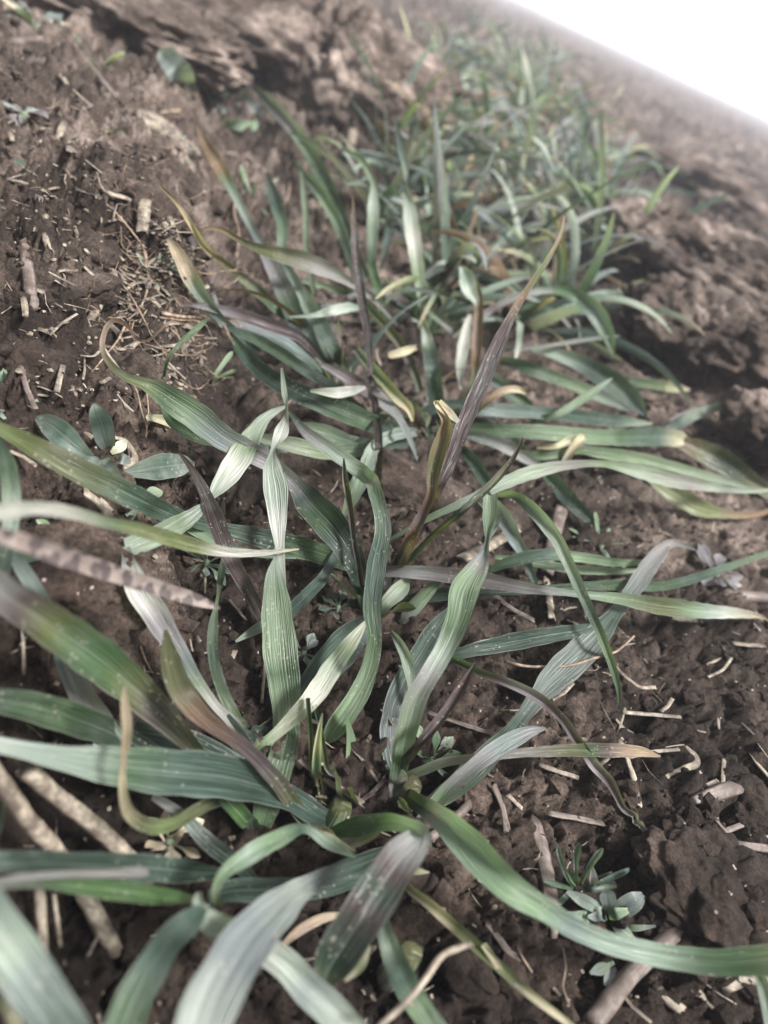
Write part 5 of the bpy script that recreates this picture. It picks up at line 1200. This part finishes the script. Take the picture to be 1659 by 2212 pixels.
# fleshy weed and its grey companion rosette
weed_traced(1659 + 830, 3229 + 615, 'weed with upright fleshy finger leaves in the lower right', [
    ('g bg bg', c8([(825, 610, 2, 16), (790, 560, 7, 20), (765, 490, 13, 24), (755, 440, 16, 30), (756, 420, 17, 12)])),
    ('g bg bg', c8([(835, 605, 2, 16), (830, 540, 9, 22), (832, 470, 15, 36), (840, 430, 18, 38), (842, 412, 19, 14)])),
    ('g bg bl', c8([(845, 605, 2, 16), (870, 550, 8, 26), (905, 490, 13, 36), (935, 450, 16, 34), (946, 436, 17, 12)])),
    ('g bg bg', c8([(850, 610, 2, 16), (920, 590, 6, 26), (1000, 555, 9, 38), (1045, 535, 11, 32), (1060, 524, 11, 10)])),
    ('g bg g', c8([(850, 615, 2, 18), (900, 615, 5, 34), (960, 604, 6, 40), (1005, 600, 7, 14)])),
    ('g g', c8([(840, 605, 2, 16), (815, 570, 6, 34), (802, 535, 8, 34), (798, 516, 9, 10)])),
    ('g bg', c8([(820, 612, 2, 16), (770, 600, 5, 28), (720, 585, 6, 36), (692, 578, 6, 12)])),
    ('g g', c8([(850, 605, 2, 12), (900, 575, 5, 16), (975, 542, 8, 14), (985, 538, 8, 6)])),
], fold=0.38)
weed_traced(1659 + 960, 3229 + 720, 'dusty grey green rosette weed beside the fleshy one', [
    ('wg bl wg wg', c8([(960, 720, 3, 20), (905, 685, 6, 60), (850, 655, 8, 64), (790, 622, 8, 16)])),
    ('wg bl wg', c8([(960, 720, 3, 30), (970, 680, 7, 74), (965, 635, 9, 76), (960, 615, 9, 20)])),
    ('wg bl wg', c8([(980, 720, 3, 40), (1040, 690, 6, 100), (1090, 660, 8, 90), (1120, 635, 8, 30)])),
    ('lg g lg', c8([(970, 725, 4, 40), (1000, 720, 7, 60), (1055, 705, 7, 30)])),
    ('wg bl', c8([(960, 730, 3, 30), (920, 735, 5, 54), (880, 730, 5, 14)])),
    ('bl lg bl', c8([(960, 740, 2, 20), (900, 735, 3, 50), (830, 735, 4, 66), (790, 715, 4, 20)])),
    ('wg lg', c8([(980, 745, 2, 20), (1030, 790, 4, 66), (1085, 835, 3, 20)])),
    ('lg bg', c8([(1020, 765, 2, 12), (1080, 780, 4, 34), (1175, 772, 5, 10)])),
    ('bl gr wg', c8([(900, 610, 4, 20), (905, 560, 8, 44), (900, 515, 10, 12)])),
    ('wg lg', c8([(790, 640, 3, 30), (760, 670, 4, 28), (735, 695, 3, 24)])),
    ('lg bl', c8([(990, 935, 2, 10), (930, 960, 4, 60), (890, 975, 4, 14)])),
    ('gr bl', c8([(1000, 950, 2, 10), (970, 1000, 4, 50), (955, 1030, 4, 14)])),
])
weed(1659 + 1170, 3229 + 285, 7, 0.0070, 0.0026, 'tiny grey leaved weed at the foot of the hanging purple blade', ['bl gr bl', 'gr gr'], 'spoon', seed=3)
weed(1659 + 930, 2256 + 105, 13, 0.0120, 0.0016, 'spiky bright green weed rosette behind the right blades', ['g lg', 'g g lg'], 'strap', (0.1, 0.9), seed=4)
weed(1659 + 1430, 2256 + 230, 14, 0.0125, 0.0048, 'purple leaved weed rosette near the right edge', ['mv mv gr', 'mv pu mv', 'mv mv'], 'spoon', (0.0, 0.7), seed=5)
weed(890, 2256 + 180, 10, 0.0100, 0.0030, 'dark green spoon leaved weed behind the dark spike', ['dg bg bg', 'dg g bg'], 'spoon', (0.1, 0.9), seed=6)
weed(905, 1128 + 525, 9, 0.0120, 0.0018, 'bright green tufted weed below the curled withered tip', ['g lg lg', 'g yg'], 'strap', (0.3, 1.1), seed=7)
weed(5, 1128 + 625, 9, 0.0095, 0.0026, 'narrow leaved weed at the left edge beside the pale chips', ['g bg lg', 'bg lg'], 'spoon', (0.2, 1.0), seed=8, thick=True)
weed(-10, 1128 + 40, 11, 0.0175, 0.0030, 'fleshy trailing weed at the left edge beside the grey stub', ['g bg lg', 'bg lg yg', 'g bg'], 'spoon', (0.1, 0.9), seed=9, thick=True)
weed(1659 + 200, 2256 + 1030, 10, 0.0085, 0.0026, 'bright green sprig under the stalk like blade', ['g g lg', 'vg g'], 'spoon', (0.3, 1.2), seed=10)
weed(1460, 2256 + 370, 8, 0.0060, 0.0028, 'tiny dark weed in the shadow under the middle plant', ['dg g', 'dg bg'], 'spoon', seed=11)
weed(1310, 2256 + 570, 7, 0.0070, 0.0030, 'dusty weed half hidden behind the bright ribbed blade', ['bl bg', 'bg bl gr'], 'spoon', seed=12)
weed(280, 2256 + 75, 7, 0.0065, 0.0024, 'small fresh green weed above the spotted dry leaf', ['g lg', 'g bg'], 'spoon', (0.3, 1.1), seed=13)
weed(730, 3229 + 410, 6, 0.0080, 0.0030, 'shrivelled tan weed under the hooked blade', ['ol tan', 'tan cr'], 'spoon', (0.2, 1.0), seed=14)
weed(680, 1128 + 100, 9, 0.0110, 0.0015, 'thin pale weed sprig on the rim of the left bank', ['lg pg', 'lg lg'], 'strap', (0.3, 1.2), seed=15)
weed(1090, 880, 9, 0.0200, 0.0022, 'blurred pale green sprig on the shaded bank', ['lg g lg', 'pg lg'], 'strap', (0.3, 1.2), seed=16)
weed(750, 670, 8, 0.0160, 0.0018, 'faint pale sprig on the upper bank', ['pg lg', 'lg pg'], 'strap', (0.1, 0.8), seed=17)
weed(160, 130, 18, 0.026, 0.0075, 'weed with many small cream and green leaves at the top left', ['bl cr lg', 'wg bl', 'g wg pg', 'tan cr'], 'oval', (0.0, 0.9), seed=18)
weed(290, 250, 6, 0.026, 0.0055, 'straggling green weed below the cream leaved one', ['wg bg', 'wg gr'], 'strap', (0.0, 0.5), seed=19)
weed(430, 310, 8, 0.022, 0.0028, 'yellow green tuft on the upper left bank', ['yg lg', 'lg cr'], 'strap', (0.3, 1.2), seed=20)
weed(105, 500, 5, 0.013, 0.0060, 'curled grey white leaf cluster on the left bank', ['gr mv gr', 'gr bl'], 'oval', (0.3, 1.2), (0.8, 2.0), seed=21)
weed(20, 385, 8, 0.012, 0.0016, 'yellow moss like tuft at the left edge', ['yg yg', 'lg yg'], 'strap', (0.3, 1.3), seed=22)
weed(140, 760, 6, 0.008, 0.0030, 'small green weed on the left bank below the upright chip', ['wg g', 'wg bg'], 'spoon', seed=23)
weed(480, 620, 9, 0.010, 0.0020, 'olive moss tuft on the left bank', ['yg ol', 'ol yg'], 'strap', (0.3, 1.3), seed=24)
weed(450, 750, 9, 0.009, 0.0020, 'second olive moss tuft lower on the left bank', ['yg ol', 'lg yg'], 'strap', (0.3, 1.3), seed=25)
weed(560, 2256 - 80, 6, 0.009, 0.0030, 'small weed leaves under the dusty green blade', ['bl bg', 'bg lg'], 'spoon', seed=26)

# ---------------------------------------------------------------- haze
hv = bpy.data.meshes.new('haze'); bm = bmesh.new(); bmesh.ops.create_cube(bm, size=1.0)
for v in bm.verts: v.co = Vector((v.co.x * 3600, v.co.y * 3600, (v.co.z + 0.5) * 1.75 - 1.25))
bm.to_mesh(hv); bm.free()
HZ = N('haze_air'); pv = HZ.n('ShaderNodeVolumePrincipled'); pv.inputs['Color'].default_value = (0.93, 0.93, 1.0, 1)
pv.inputs['Density'].default_value = HAZE; pv.inputs['Anisotropy'].default_value = 0.2
HZ.l(pv.outputs[0], HZ.out.inputs['Volume']); hv.materials.append(HZ.m)
ho = bpy.data.objects.new('haze', hv); COL.objects.link(ho)
tag(ho, 'thin pale air that whitens the far field', 'haze', None, 'stuff')
